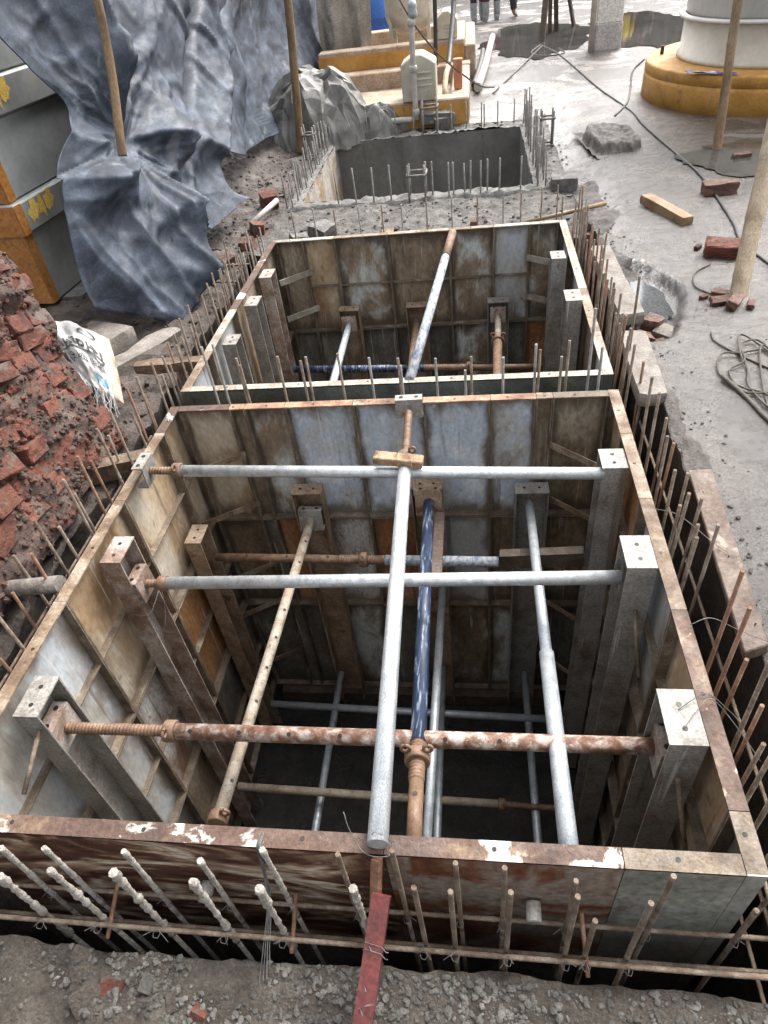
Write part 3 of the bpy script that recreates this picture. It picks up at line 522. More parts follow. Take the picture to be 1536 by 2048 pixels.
def wall(parent, O, U, N, cuts, mats, frames, tops, rows=3, hr=(), vr=(), outer=None):
    for r in range(rows):
        for i in range(len(cuts) - 1):
            F = (V3(O) + U * cuts[i] + V3((0, 0, ZS[r] - (.0015 if r else 0))), U, V3((0, 0, -1)), N)
            w = cuts[i + 1] - cuts[i]; h = ZS[r] - ZS[r + 1]
            pm = mats[r][i % len(mats[r])]; fm = frames[r % len(frames)]
            panel(parent, F, w, h, pm, fm, [h * k for k in hr] if w > .22 else [], vr if w > .3 else [], (tops[i % len(tops)] if r == 0 else None), outer=(outer[i % len(outer)] if outer and r == 0 else None))
XP, XM, YP, YM = V3((1, 0, 0)), V3((-1, 0, 0)), V3((0, 1, 0)), V3((0, -1, 0))
# near box
NY0, NY1 = .668, 2.800
nb = thing('formwork_box', 'near square steel formwork box with rust brown front face and blue grey far panels', 'formwork', (-.45, 1.73, -2.45), 'steel formwork boxes')
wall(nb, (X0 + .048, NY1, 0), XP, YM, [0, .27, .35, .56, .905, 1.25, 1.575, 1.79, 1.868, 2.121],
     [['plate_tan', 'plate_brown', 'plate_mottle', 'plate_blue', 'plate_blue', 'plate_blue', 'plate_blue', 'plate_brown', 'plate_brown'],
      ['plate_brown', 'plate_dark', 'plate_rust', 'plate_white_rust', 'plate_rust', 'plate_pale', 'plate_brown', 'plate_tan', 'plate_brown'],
      ['plate_dark', 'plate_dark', 'plate_dark', 'plate_mottle', 'plate_dark', 'plate_mottle', 'plate_mottle', 'plate_dark', 'plate_dark']],  # lower rows get darker plates: the pit's shade is put into their colour
     ['frame_dirty', 'frame_dirty', 'frame_dirty'], ['frame_brown', 'frame_orange', 'frame_orange', 'frame_orange', 'frame_orange', 'frame_orange', 'frame_orange', 'frame_rust', 'frame_dirty'])
wall(nb, (X0, NY1 - .001, 0), YM, XP, [0, .235, .74, 1.31, 2.138],
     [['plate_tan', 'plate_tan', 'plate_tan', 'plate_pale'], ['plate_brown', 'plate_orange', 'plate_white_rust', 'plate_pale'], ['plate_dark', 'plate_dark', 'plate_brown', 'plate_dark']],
     ['frame_dirty', 'frame_dirty', 'frame_dirty'], ['frame_brown', 'frame_rust', 'frame_rust', 'frame_rust'], hr=(.5,))
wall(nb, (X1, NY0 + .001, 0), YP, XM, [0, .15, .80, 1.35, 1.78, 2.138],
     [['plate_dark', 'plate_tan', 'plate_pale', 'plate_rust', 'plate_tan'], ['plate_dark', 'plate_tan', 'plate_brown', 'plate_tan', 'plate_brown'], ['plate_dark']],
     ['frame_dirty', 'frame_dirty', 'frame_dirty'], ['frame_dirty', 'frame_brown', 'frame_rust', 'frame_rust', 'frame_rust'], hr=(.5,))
wall(nb, (X1 - .048, NY0, 0), XM, YP, [0, .275, .86, 2.121],
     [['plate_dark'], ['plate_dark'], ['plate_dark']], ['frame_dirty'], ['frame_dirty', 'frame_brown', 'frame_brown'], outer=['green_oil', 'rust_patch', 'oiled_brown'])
MB().fbox((V3((X1, NY0, 0)), XM, V3((0, 0, -1)), YP), 0, .0475, 0, .75, -.002, .002).build('corner_angle', 'green_oil', nb)
MB().fbox((V3((X0, NY0, 0)), XP, V3((0, 0, -1)), YP), 0, .0475, 0, .75, -.002, .002).build('corner_angle', 'oiled_brown', nb)
# flat straps bracing the far corners
for z in (-.28, -.62, -1.1, -1.42, -1.95):
    MB().beam((X0 + .34, NY1 - .05, z), (X0 + .05, NY1 - .22, z - .01), .035, .006, R(90)).build('corner_strap', 'frame_rust', nb)
    MB().beam((X1 - .30, NY1 - .05, z + .01), (X1 - .05, NY1 - .26, z), .035, .006, R(90)).build('corner_strap', 'frame_rust', nb)
for z0, z1 in ((-2.43, -2.5),): MB().box((X0 + .1, NY1 - .10, -2.54), (X1 - .1, NY1 - .01, -2.435)).build('sill_timber', 'wood_dark', nb)
# far box
FY0, FY1 = 2.945, 5.135
fb = thing('formwork_box', 'far square steel formwork box with mottled brown panels and cream splashed rim', 'formwork', (-.45, 4.04, -2.45), 'steel formwork boxes')
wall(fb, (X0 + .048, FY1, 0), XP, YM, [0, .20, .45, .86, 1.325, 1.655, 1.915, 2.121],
     [['plate_brown', 'plate_tan', 'plate_mottle', 'plate_brown', 'plate_mottle', 'plate_pale', 'plate_mottle'], ['plate_dark', 'plate_dark', 'plate_dark', 'plate_dark', 'plate_mottle', 'plate_dark', 'plate_rust'], ['plate_dark']],  # dark plates below the top row carry the depth shade as colour
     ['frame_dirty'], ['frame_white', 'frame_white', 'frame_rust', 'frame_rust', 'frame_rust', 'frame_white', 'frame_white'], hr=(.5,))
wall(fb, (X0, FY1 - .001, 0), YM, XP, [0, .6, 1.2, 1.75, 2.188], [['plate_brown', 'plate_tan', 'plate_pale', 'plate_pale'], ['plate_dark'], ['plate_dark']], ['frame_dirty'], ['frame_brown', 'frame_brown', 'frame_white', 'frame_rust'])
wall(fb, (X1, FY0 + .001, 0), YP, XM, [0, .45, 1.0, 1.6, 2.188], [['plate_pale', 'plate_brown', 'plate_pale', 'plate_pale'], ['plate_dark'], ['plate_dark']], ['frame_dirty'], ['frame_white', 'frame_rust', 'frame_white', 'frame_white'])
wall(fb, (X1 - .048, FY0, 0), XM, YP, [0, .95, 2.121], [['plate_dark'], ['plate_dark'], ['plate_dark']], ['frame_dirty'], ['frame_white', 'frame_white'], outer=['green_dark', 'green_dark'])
MB().fbox((V3((X1, FY0, 0)), XM, V3((0, 0, -1)), YP), 0, .0475, 0, .75, -.002, .002).build('corner_angle', 'green_dark', fb)
MB().fbox((V3((X0, FY0, 0)), XP, V3((0, 0, -1)), YP), 0, .0475, 0, .75, -.002, .002).build('corner_angle', 'green_dark', fb)
for z in (-.26, -.56):
    MB().beam((X0 + .30, FY1 - .05, z + .02), (X0 + .06, FY1 - .20, z), .045, .012, R(90)).build('corner_strap', 'frame_white', fb)
    MB().beam((X1 - .27, FY1 - .05, z + .02), (X1 - .06, FY1 - .15, z), .045, .012, R(90)).build('corner_strap', 'frame_white', fb)

# ------------------------------------------------------------------ vertical steel soldiers (channels) against the panels
def soldier(label, O, U, N, w, d, ztop, zbot, material, group, seam=None, pin=None):
    """C channel: web on the wall, open towards the pit; U along the wall, N to the pit"""
    O = V3(O); F = (O, U, V3((0, 0, -1)), N); h = ztop - zbot
    F = (V3((O.x, O.y, ztop)), U, V3((0, 0, -1)), N)
    t = thing('steel_soldier', label, 'channel post', (O.x + N.x * d / 2 + U.x * w / 2, O.y + N.y * d / 2 + U.y * w / 2, zbot), group)
    MB().fbox(F, .006, w - .006, .006, h, 0, .006).build('web', material, t)
    MB().fbox(F, 0, .006, .006, h, 0, d).build('flange', material, t)
    MB().fbox(F, w - .006, w, .006, h, 0, d).build('flange', material, t)
    c = MB().fbox(F, -.001, w + .001, 0, .006, -.001, d + .002); c.cur = 1
    for u in (.28, .72):
        q = F[0] + U * (w * u) + N * (d * .5); c.rings([q + V3((0, 0, .0003)), q + V3((0, 0, .0012))], [.008, .008], 10, True, False, axis=V3((0, 0, 1)))
    c.build('cap_plate', [material, 'hole'], t)
    if pin:
        a, b = pin; MB().tube(a, b, .008, 8).build('pin_bar', 'rebar', t)
    return t
G = 'vertical steel soldiers in the near box'
LX = X0 + .050
soldier('cream channel post nearest camera on left wall', (LX, 1.045, 0), YP, XP, .155, .085, -.05, -2.5, 'soldier_pale', G, pin=((-1.45, 1.05, -.13), (-1.44, .86, -.20)))
soldier('rust streaked channel post in middle of left wall of near box', (LX, 1.735, 0), YP, XP, .15, .085, -.05, -2.5, 'soldier_rust', G)
soldier('short brown channel post at back of left wall of near box', (LX, 2.345, 0), YP, XP, .14, .085, -.54, -2.5, 'soldier_tan', G)
RX = X1 - .050
soldier('cream channel post nearest camera on right wall', (RX, .995, 0), YP, XM, .175, .10, .0, -2.5, 'soldier_pale', G, pin=((.56, .99, -.17), (.585, .86, -.35)))
soldier('pale rust spotted channel post in middle of right wall', (RX, 1.655, 0), YP, XM, .16, .10, .0, -2.5, 'soldier_pale', G, pin=((.565, 1.65, -.22), (.58, 1.50, -.42)))
soldier('tall grey channel post at back of right wall of near box', (RX, 2.225, 0), YP, XM, .13, .10, -.01, -2.5, 'soldier_pale', G)
FYW = NY1 - .050
soldier('pale topped channel post left on far wall of near box', (-.995, FYW, 0), XP, YM, .165, .085, -.49, -2.45, 'soldier_tan', G)
soldier('rust capped channel post centre on far wall behind blue prop', (-.345, FYW, 0), XP, YM, .165, .085, -.47, -2.45, 'soldier_tan', G)
soldier('cream capped channel post right on far wall of near box', (.195, FYW, 0), XP, YM, .17, .085, -.51, -2.45, 'soldier_pale', G)
for x, l in ((-.96, 'left'), (-.28, 'centre'), (.15, 'right')):
    soldier('channel post %s on front wall of near box facing away from camera' % l, (x, NY0 + .050, 0), XP, YP, .165, .085, -.42, -2.45, 'soldier_tan', G)
G = 'vertical steel soldiers in the far box'
soldier('cream channel post farthest back on left wall of far box', (LX, 4.49, 0), YP, XP, .15, .085, -.03, -2.4, 'soldier_rust', G)
soldier('cream channel post in middle of left wall of far box', (LX, 4.06, 0), YP, XP, .15, .085, -.04, -2.4, 'soldier_pale', G)
soldier('cream channel post nearest on left wall of far box', (LX, 3.53, 0), YP, XP, .13, .085, -.04, -2.4, 'soldier_pale', G)
soldier('tall grey channel post at back right corner of far box', (RX - .02, 4.42, 0), YP, XM, .13, .09, .0, -2.4, 'soldier_pale', G)
soldier('cream channel post in front on right wall of far box', (RX, 3.74, 0), YP, XM, .15, .09, .02, -2.4, 'soldier_pale', G)
for x, l, mm in ((-1.085, 'left', 'soldier_tan'), (-.54, 'centre', 'soldier_tan'), (.10, 'right', 'soldier_pale')):
    soldier('low channel post %s on far wall of far box' % l, (x, FY1 - .050, 0), XP, YM, .165, .09, -.54, -2.4, mm, G)

# ------------------------------------------------------------------ adjustable props
def threadsec(a, b, r, pitch=.0125):
    a = V3(a); b = V3(b); n = max(2, int((b - a).length / pitch)); P = []; Rr = []
    for i in range(n):
        for k, q in ((.0, .84), (.3, 1.0), (.6, 1.0), (.9, .84)):
            P.append(a.lerp(b, (i + k * .999) / n)); Rr.append(r * q)
    return MB().rings(P, Rr, 14)
def prop(label, A, B, segs, group, head_a=None, head_b=None, holes=None, collar=None, hmat='soldier_rust'):
    """segs: (t0, t1, kind, radius, material); kind tube or thread"""
    segs = [(a_, b_, k_, r_ * .87, m_) for a_, b_, k_, r_, m_ in segs]
    A = V3(A); B = V3(B); t, s, u = basis(A, B); Ln = (B - A).length
    low = A if A.z < B.z else B
    o = thing('steel_prop', label, 'prop', (A + B) / 2, group)
    at = lambda k: A.lerp(B, k)
    for t0, t1, kind, r, mm in segs:
        if kind == 'tube':
            w = MB().tube(at(t0), at(t1), r, 20).build('tube', mm, o)
        else:
            w = threadsec(at(t0), at(t1), r).build('threaded_section', mm, o)
    if collar is not None:
        for k, r, side in collar:
            r *= .9; c = at(k); m = MB().rings([c - t * .02, c - t * .016, c + t * .016, c + t * .02], [r * .9, r, r, r * .9], 18)
            for sd in (1, -1)[:side]:
                e = c + (u * .75 + s * .6 * sd).normalized() * (r + .014)
                m2 = []
                # lug: a small ring ear
                P = [e + (u * math.cos(q) + s * math.sin(q)) * .014 for q in [i * math.pi / 5 for i in range(11)]]
                m.rings(P, [.006] * 11, 6, False)
            m.build('collar_nut', 'thread', o)
    for hd, p, d in ((head_a, A, -t), (head_b, B, t)):
        if hd:
            # plate with two ears bent back
            w, h, ear = hd; F = (p, s, u, d)
            m = MB(); m.fbox(F, -w / 2, w / 2, -h / 2, h / 2, 0, .007); m.fbox(F, -w / 2, w / 2, h / 2 - .007, h / 2, .0072, ear); m.fbox(F, -w / 2, w / 2, -h / 2, -h / 2 + .007, .0072, ear); m.cur = 1
            for q in (-.28, .28):
                cc = p + s * (w * q) + u * (h / 2 + .0006) + d * (ear * .55); m.rings([cc, cc + u * .0008], [.010, .010], 8, True, False, axis=u)
            m.build('head_plate', [hmat, 'hole'], o)
    if holes:
        k0, k1, n, r, up = holes; r *= .87
        dirv = (u * up[0] + s * up[1]).normalized()
        for i in range(n):
            c = at(k0 + (k1 - k0) * i / max(1, n - 1)) + dirv * (r - .003); MB().rings([c, c + dirv * .0042], [.0072, .0072], 10, True, False, axis=dirv).build('pin_hole', 'hole', o)
    return o
GP = 'props bracing the near box'
prop('bright galvanised pipe laid lengthwise over the near box on top of everything', (-.258, .676, .036), (-.318, 2.70, .0),
     [(0, .80, 'tube', .0315, 'galvanised'), (.80, .985, 'thread', .021, 'thread')], GP, head_b=(.13, .10, .05), collar=[(.805, .042, 1)], hmat='soldier_pale')
prop('galvanised pipe across the back of near box at rim height', (-1.46, 2.25, .012), (.52, 2.24, -.05),
     [(0, .075, 'thread', .021, 'thread'), (.065, 1, 'tube', .030, 'galvanised')], GP, head_a=(.12, .11, .05), collar=[(.066, .040, 1)], hmat='soldier_pale')
prop('bright galvanised pipe straight across middle of near box', (-1.40, 1.80, -.245), (.52, 1.735, -.135),
     [(0, .045, 'thread', .021, 'thread'), (.04, 1, 'tube', .031, 'galvanised')], GP, head_a=(.12, .12, .05), collar=[(.042, .036, 0)])
prop('rusty prop with row of pin holes across front of near box', (-1.43, 1.115, -.235), (.53, 1.125, -.245),
     [(0, .20, 'thread', .0235, 'thread'), (.195, 1, 'tube', .0315, 'prop_rust')], GP, head_a=(.125, .13, .055), head_b=(.14, .14, .04), collar=[(.195, .042, 1)], holes=(.235, .76, 7, .0315, (.9, .45)), hmat='soldier_rust')
prop('low rust and faded blue prop across back of near box', (-1.40, 2.42, -.72), (.10, 2.32, -.66),
     [(0, .52, 'tube', .026, 'prop_brown'), (.46, .66, 'thread', .029, 'thread'), (.62, 1, 'tube', .031, 'prop_blue_white')], GP, collar=[(.545, .044, 1)], holes=(.12, .42, 3, .026, (.9, .2)))
MB().beam((.11, 2.335, -.655), (.50, 2.30, -.60), .05, .085).build('packing_timber', 'wood_dark')
tag(bpy.data.objects['packing_timber'], 'dark timber packer between faded blue prop and right wall', 'timber')
prop('cream speckled prop with pin holes running front to back on left', (-.872, .905, -.43), (-.905, 2.63, -.655),
     [(0, 1, 'tube', .0265, 'prop_cream'), ], GP, head_b=(.13, .13, .05), holes=(.08, .88, 9, .0265, (.8, .6)), collar=[(0.005, .038, 1)], hmat='soldier_pale')
prop('dark blue chipped prop running front to back in centre', (-.186, .73, -.155), (-.252, 2.63, -.535),
     [(0, .13, 'tube', .026, 'prop_brown'), (.12, .20, 'thread', .030, 'thread'), (.195, 1, 'tube', .0315, 'prop_blue')], GP, head_b=(.14, .15, .03), collar=[(.165, .046, 2)], holes=(.09, .1, 1, .026, (.9, 0)), hmat='soldier_tan')
prop('grey galvanised prop running front to back on right', (.232, .72, -.155), (.266, 2.66, -.575),
     [(0, .42, 'tube', .031, 'galvanised_grey'), (.41, 1, 'tube', .025, 'galvanised_grey')], GP)
prop('thin galvanised prop below the dark blue one', (-.24, .74, -1.2), (-.21, 2.66, -1.22), [(0, 1, 'tube', .025, 'galvanised_grey')], GP)
prop('galvanised pipe low across back of near box', (-1.40, 2.40, -2.12), (.52, 2.30, -2.05), [(0, 1, 'tube', .027, 'galvanised_grey')], GP)
prop('dull cream pipe with thread low across middle of near box', (-1.42, 1.75, -1.97), (.50, 1.75, -2.06), [(0, .80, 'tube', .027, 'prop_cream'), (.79, 1, 'thread', .02, 'thread')], GP, collar=[(.80, .038, 1)])
prop('dark pipe at pit bottom running front to back on left', (-.95, .78, -2.12), (-.955, 2.66, -2.12), [(0, 1, 'tube', .026, 'galvanised_grey')], GP)
prop('grey pipe at pit bottom running front to back in centre', (-.24, .78, -2.0), (-.245, 2.66, -2.03), [(0, 1, 'tube', .026, 'galvanised_grey')], GP)
prop('grey pipe at pit bottom running front to back on right', (.31, .78, -2.08), (.296, 2.66, -2.08), [(0, 1, 'tube', .026, 'galvanised_grey')], GP)
GQ = 'props bracing the far box'
prop('peeling blue and white prop laid lengthwise over the far box', (-.335, 2.975, -.01), (-.152, 4.97, .02), [(0, .80, 'tube', .0315, 'prop_blue_white'), (.78, 1, 'tube', .033, 'thread')], GQ)
prop('blue and rust prop across the back of far box', (-1.40, 4.52, -.78), (.48, 4.40, -.78), [(0, .55, 'tube', .031, 'prop_blue'), (.54, .72, 'thread', .033, 'thread'), (.7, 1, 'tube', .026, 'prop_brown')], GQ, collar=[(.72, .048, 1)])
prop('grey prop running front to back on left of far box', (-.78, 3.02, -.12), (-1.005, 4.96, -.64), [(0, 1, 'tube', .027, 'galvanised_grey')], GQ, head_b=(.12, .12, .03))
prop('rusty prop with wing nut running front to back on right of far box', (.11, 3.05, -.55), (.18, 4.98, -.64), [(0, .76, 'tube', .036, 'prop_brown'), (.75, 1, 'tube', .027, 'prop_cream')], GQ, head_b=(.12, .12, .03), collar=[(.76, .052, 2)])
prop('short rusty prop end under centre post of far box', (-.46, 3.6, -.70), (-.46, 4.98, -.66), [(0, 1, 'tube', .033, 'prop_brown')], GQ)

# packers and flat bars on the props
tag(MB().beam((-.435, 2.258, .050), (-.225, 2.237, .034), .058, .036).build('timber_packer', 'wood_fresh', bevel=.004), 'split pale timber packer wedged under the long galvanised pipe', 'timber')
t = MB(); t.beam((-.195, 2.60, -.59), (-.19, 2.02, -.50), .05, .03); tag(t.build('red_board', 'plank_red'), 'dull red brown board behind the dark blue prop', 'board')
tag(MB().beam((-.262, .655, .0), (-.268, .575, -.10), .022, .022, R(20)).build('steel_stub', 'rebar_red'), 'rusty steel stub tied under near end of galvanised pipe', 'steel bar')
rp = thing('red_plank', 'red painted shutter board reaching from front rim into the camera foreground', 'board', (-.27, .45, -.24))
MB().beam((-.247, .587, -.04), (-.300, .24, -.245), .046, .018).build('board', 'red_paint', rp)
for k in (.30, .50, .62):
    p = V3((-.247, .587, -.04)).lerp(V3((-.300, .24, -.245)), k) + V3((-.004, 0, .011))
    MB().tube(p + V3((-.006, .004, 0)), p + V3((.004, -.012, .018)), .0016, 6).build('nail', 'wire', rp)
for k in (.28, .315): 
    p = V3((-.247, .587, -.04)).lerp(V3((-.300, .24, -.245)), k)
    MB().rings([p + V3((-.028, .006, -.005)), p + V3((-.02, .004, .013)), p + V3((.02, -.004, .013)), p + V3((.03, -.01, -.004)), p + V3((.036, -.012, .006))], [.0011] * 5, 6).build('tie_wire', 'wire', rp)
# ------------------------------------------------------------------ rebar cages
def bar_mesh(m, a, b, r, ribs=True, lump=0.0, seed=0):
    a = V3(a); b = V3(b); L_ = (b - a).length; n = max(2, int(L_ / .011)) if ribs else max(3, int(L_ / .012)); P = []; Q = []
    g = random.Random(seed)
    for i in range(n + 1):
        k = i / n; P.append(a.lerp(b, k)); q = r * (1.07 if i % 2 else .96)
        if lump: q = r * (1 + lump * (.25 + 1.5 * max(-.2, fbm(k * 34, seed * 9.1, 3.3, 3))) + lump * .7 * math.exp(-((k - .96) / .035) ** 2))
        Q.append(max(q, r * .9))
    m.rings(P, Q, 7)
def cage(label, loc): return thing('rebar_cage', label, 'rebar', loc, 'rebar cages')
def vbar(parent, tip, zb, r, material, lean=.02, ribs=False, lump=0.0, name='vertical_bar'):
    x, y, z = tip; m = MB(); bx = x + rnd.uniform(-lean, lean); by = y + rnd.uniform(-lean, lean) * .4
    top = V3((x, y, z)); bot = V3((bx, by, zb))
    if ribs or lump:
        vis = top.lerp(bot, min(1, .45 / (top - bot).length)); bar_mesh(m, vis, top, r, ribs, lump, rnd.random() * 50); m.tube(bot, vis, r, 7)
    else: m.tube(bot, top, r, 7)
    return m.build(name, material, parent)
def tie(parent, p, seed):
    g = random.Random(seed); m = MB(); p = V3(p)
    P = [p + V3((.010 * math.cos(q), -.010 + .012 * math.sin(q), .004 * math.sin(2 * q))) for q in [i * 1.05 for i in range(7)]]
    m.rings(P, [.0008] * len(P), 4, False)
    for k in range(2):
        e = p + V3((g.uniform(-.035, .035), -.012 - g.random() * .012, g.uniform(-.02, .03))); m.rings([p, (p + e) / 2 + V3((0, 0, .004)), e], [.0008] * 3, 4, False)
    m.build('tie_wire', 'wire', parent)
rc = cage('rusty rebar cage standing in the trench round the near box', (-.45, 1.7, -2.4))
for i, p in enumerate(DATA_F1):
    gr = p[0] < -.4
    vbar(rc, p, -1.3, .0064, 'rebar_grout' if gr else 'rebar', .012, not gr, .35 if gr else 0)
for i, p in enumerate(DATA_F2):
    gr = p[0] < -.2
    vbar(rc, p, -1.3, .0066, 'rebar_grout' if gr else 'rebar', .012, not gr, .75 if gr else 0)
for p in DATA_L: vbar(rc, p, -1.5, .0067, 'rebar_red' if rnd.random() < .4 else 'rebar', .04)
for p in DATA_R: vbar(rc, (p[0], p[1], p[2] + .03), -1.5, .0067, 'rebar' if rnd.random() < .7 else 'rebar_red', .03)
for y in (1.0, .93, .86, .78, .70): vbar(rc, (.735 + rnd.uniform(-.01, .05), y, rnd.uniform(-.05, .12)), -1.5, .0067, 'rebar', .03)
for p in DATA_M: vbar(rc, p, -1.5, .0067, 'rebar' if rnd.random() < .6 else 'rebar_grey', .02)
def hbar(parent, a, b, r, material, name='horizontal_bar', ribs=True):
    m = MB(); bar_mesh(m, a, b, r, ribs); return m.build(name, material, parent)
hbar(rc, (-1.75, .612, -.235), (.80, .612, -.245), .0062, 'rebar'); hbar(rc, (-1.75, .523, -.215), (.80, .523, -.225), .0065, 'rebar')
hbar(rc, (-1.75, .575, -.36), (.80, .575, -.38), .0062, 'rebar'); hbar(rc, (.25, .519, -.212), (.80, .515, -.20), .0055, 'rebar')
for z in (-.20, -.45): 
    hbar(rc, (.722, .5, z), (.722, 2.86, z), .006, 'rebar', ribs=False); hbar(rc, (.80, .5, z - .02), (.80, 2.86, z - .02), .006, 'rebar', ribs=False)
    hbar(rc, (-1.63, .5, z), (-1.63, 2.86, z), .006, 'rebar', ribs=False); hbar(rc, (-1.765, .5, z - .02), (-1.765, 2.86, z - .02), .006, 'rebar', ribs=False)
    hbar(rc, (X0, 2.852, z), (X1, 2.852, z), .006, 'rebar', ribs=False)
for x in (-1.02, -.50, .256): hbar(rc, (x, .50, -.25), (x - .005, .63, -.205), .006, 'rebar_red', 'spacer_bar')
for i, p in enumerate(DATA_F2): tie(rc, (p[0], .522, -.215), i)
for i, p in enumerate(DATA_F1): tie(rc, (p[0], .606, -.238), i + 40)
rf = cage('dark thin rebar cage standing in the trench round the far box', (-.45, 4.1, -2.4))
for p in DATA_B: vbar(rf, p, -1.2, .0062, 'rebar' if rnd.random() < .6 else 'rebar_grey', .02)
y = 3.05
while y < 5.3:
    for x in (.725, .79):
        if y > 3.75 or x < .75: vbar(rf, (x + rnd.uniform(-.015, .015), y + rnd.uniform(-.03, .03), rnd.uniform(.06, .24)), -1.2, .0062, 'rebar' if rnd.random() < .6 else 'rebar_red', .035)
    if y > 3.9:
        for x in (-1.64, -1.76): vbar(rf, (x + rnd.uniform(-.015, .015), y + rnd.uniform(-.03, .03), rnd.uniform(.02, .2)), -1.2, .0062, 'rebar' if rnd.random() < .7 else 'rebar_grey', .04)
    y += .135
for z in (-.25, -.5):
    hbar(rf, (.715, 2.9, z), (.715, 5.3, z), .006, 'rebar', ribs=False); hbar(rf, (-1.65, 2.9, z), (-1.65, 5.3, z), .006, 'rebar', ribs=False); hbar(rf, (X0, 5.255, z), (X1, 5.255, z), .006, 'rebar', ribs=False)
rt = cage('cement grey rebar stubs standing round the cast concrete tank', (-.55, 7.8, -.6))
for p in DATA_N0: vbar(rt, p, -.6, .008, 'rebar_grey', .015)
for p in DATA_F0: vbar(rt, p, -.6, .008, 'rebar_grey', .015)
y = 6.62
while y < 9.1:
    for x in (.60, .66): vbar(rt, (x + rnd.uniform(-.015, .02), y + rnd.uniform(-.04, .04), rnd.uniform(.04, .20)), -.6, .008, 'rebar_grey', .02)
    for x in (-1.70, -1.76): vbar(rt, (x + rnd.uniform(-.02, .015), y + rnd.uniform(-.04, .04), rnd.uniform(.0, .14)), -.6, .008, 'rebar_grey', .02)
    y += .15
def column_cage(label, x, y, z0, z1, w):
    t = thing('stirrup_cage', label, 'rebar', (x, y, z0), 'small stirrup cages')
    for dx, dy in ((-1, -1), (1, -1), (1, 1), (-1, 1)): MB().tube((x + dx * w, y + dy * w, z0), (x + dx * w, y + dy * w, z1 + rnd.uniform(-.01, .02)), .010, 8).build('vertical_bar', 'rebar_grey', t)
    for z in (z0 + .22 * (z1 - z0), z0 + .82 * (z1 - z0)):
        a = w + .012; P = [(x - a, y - a, z), (x + a, y - a, z), (x + a, y + a, z), (x - a, y + a, z)]
        for i in range(4): MB().tube(P[i], P[(i + 1) % 4], .010, 8).build('stirrup', 'rebar_grey', t)
column_cage('small four bar stirrup cage on near rim of cast tank', -.51, 6.60, -.32, .08, .075)
column_cage('small four bar stirrup cage on far rim beside white pipe', -.50, 9.04, -.30, .16, .085)
column_cage('small stirrup cage on right rim of cast tank', .78, 8.1, -.30, .12, .06)
column_cage('small stirrup cage at left rim near bamboo pole foot', -1.86, 8.45, -.30, .10, .06)
# white sleeves through the front shutter
for x, z, l in ((-.779, -.257, 'white plastic sleeve stub on left of rusty front face'), (.133, -.241, 'white plastic sleeve stub on right of rusty front face')):
    s = thing('pipe_sleeve', l, 'pipe', (x, .64, z), 'pipe sleeves on the front face')
    MB().rings([(x, .658, z), (x, .612, z), (x, .610, z)], [.020, .020, .018], 18, True, True, axis=YM).build('sleeve', 'pvc_white', s)
# wire strand hanging over the front rim
for i, (x, l) in enumerate(((-.575, 'bundle of thin tie wire hanging from front rim to the soil'),)):
    w = thing('tie_wire_bundle', l, 'wire', (x, .60, -.25))
    for k in range(4):
        d = k * .003; MB().rings(spline([(x + d, .70, .004), (x + d, .662, .006), (x + d - .004, .652, -.06), (x + d + .004, .60, -.17), (x + d + .003 * k, .50, -.235), (x + .01 * k, .43, -.262)], 6), [.0014] * 31, 5).build('strand', 'wire', w)
# wire ties round posts and props
def wire_loop(label, pts, group='wire ties'):
    P = spline(pts, 6); o = MB().rings(P, [.0013] * len(P), 5).build('wire_tie', 'wire'); return tag(o, label, 'wire', group)
wire_loop('wire strand from near right post cap over the rim to rebar', [(.555, 1.10, .004), (.60, 1.13, .012), (.645, 1.15, .012), (.70, 1.13, -.03), (.74, 1.10, -.06)])
wire_loop('second wire strand from near right post cap over the rim', [(.555, 1.04, .004), (.60, 1.09, .016), (.65, 1.13, .016), (.72, 1.08, -.05), (.78, 1.02, -.12)])
wire_loop('wire stretched from right rim to plank edge', [(.655, 1.40, .01), (.72, 1.42, .02), (.80, 1.40, -.01), (.90, 1.36, -.03)])
wire_loop('wire stretched from right rim to plank beside mid post', [(.655, 1.95, .01), (.74, 1.92, .0), (.84, 1.80, -.03), (.90, 1.74, -.04)])
wire_loop('wire wrapped round middle left post', [(-1.50, 1.73, -.36), (-1.41, 1.728, -.37), (-1.405, 1.80, -.37), (-1.41, 1.89, -.37), (-1.40, 1.80, -.50), (-1.43, 1.72, -.58)])
wire_loop('twisted wire round near end of long galvanised pipe', [(-.31, .69, .05), (-.29, .685, .02), (-.262, .69, .071), (-.225, .685, .03), (-.23, .66, .01), (-.29, .66, .015), (-.33, .70, .05), (-.345, .73, .085)])
wire_loop('wire tied round timber packer and long pipe', [(-.35, 2.24, .02), (-.335, 2.25, .07), (-.31, 2.26, .072), (-.275, 2.22, .06), (-.262, 2.14, .0), (-.26, 2.10, -.04)])
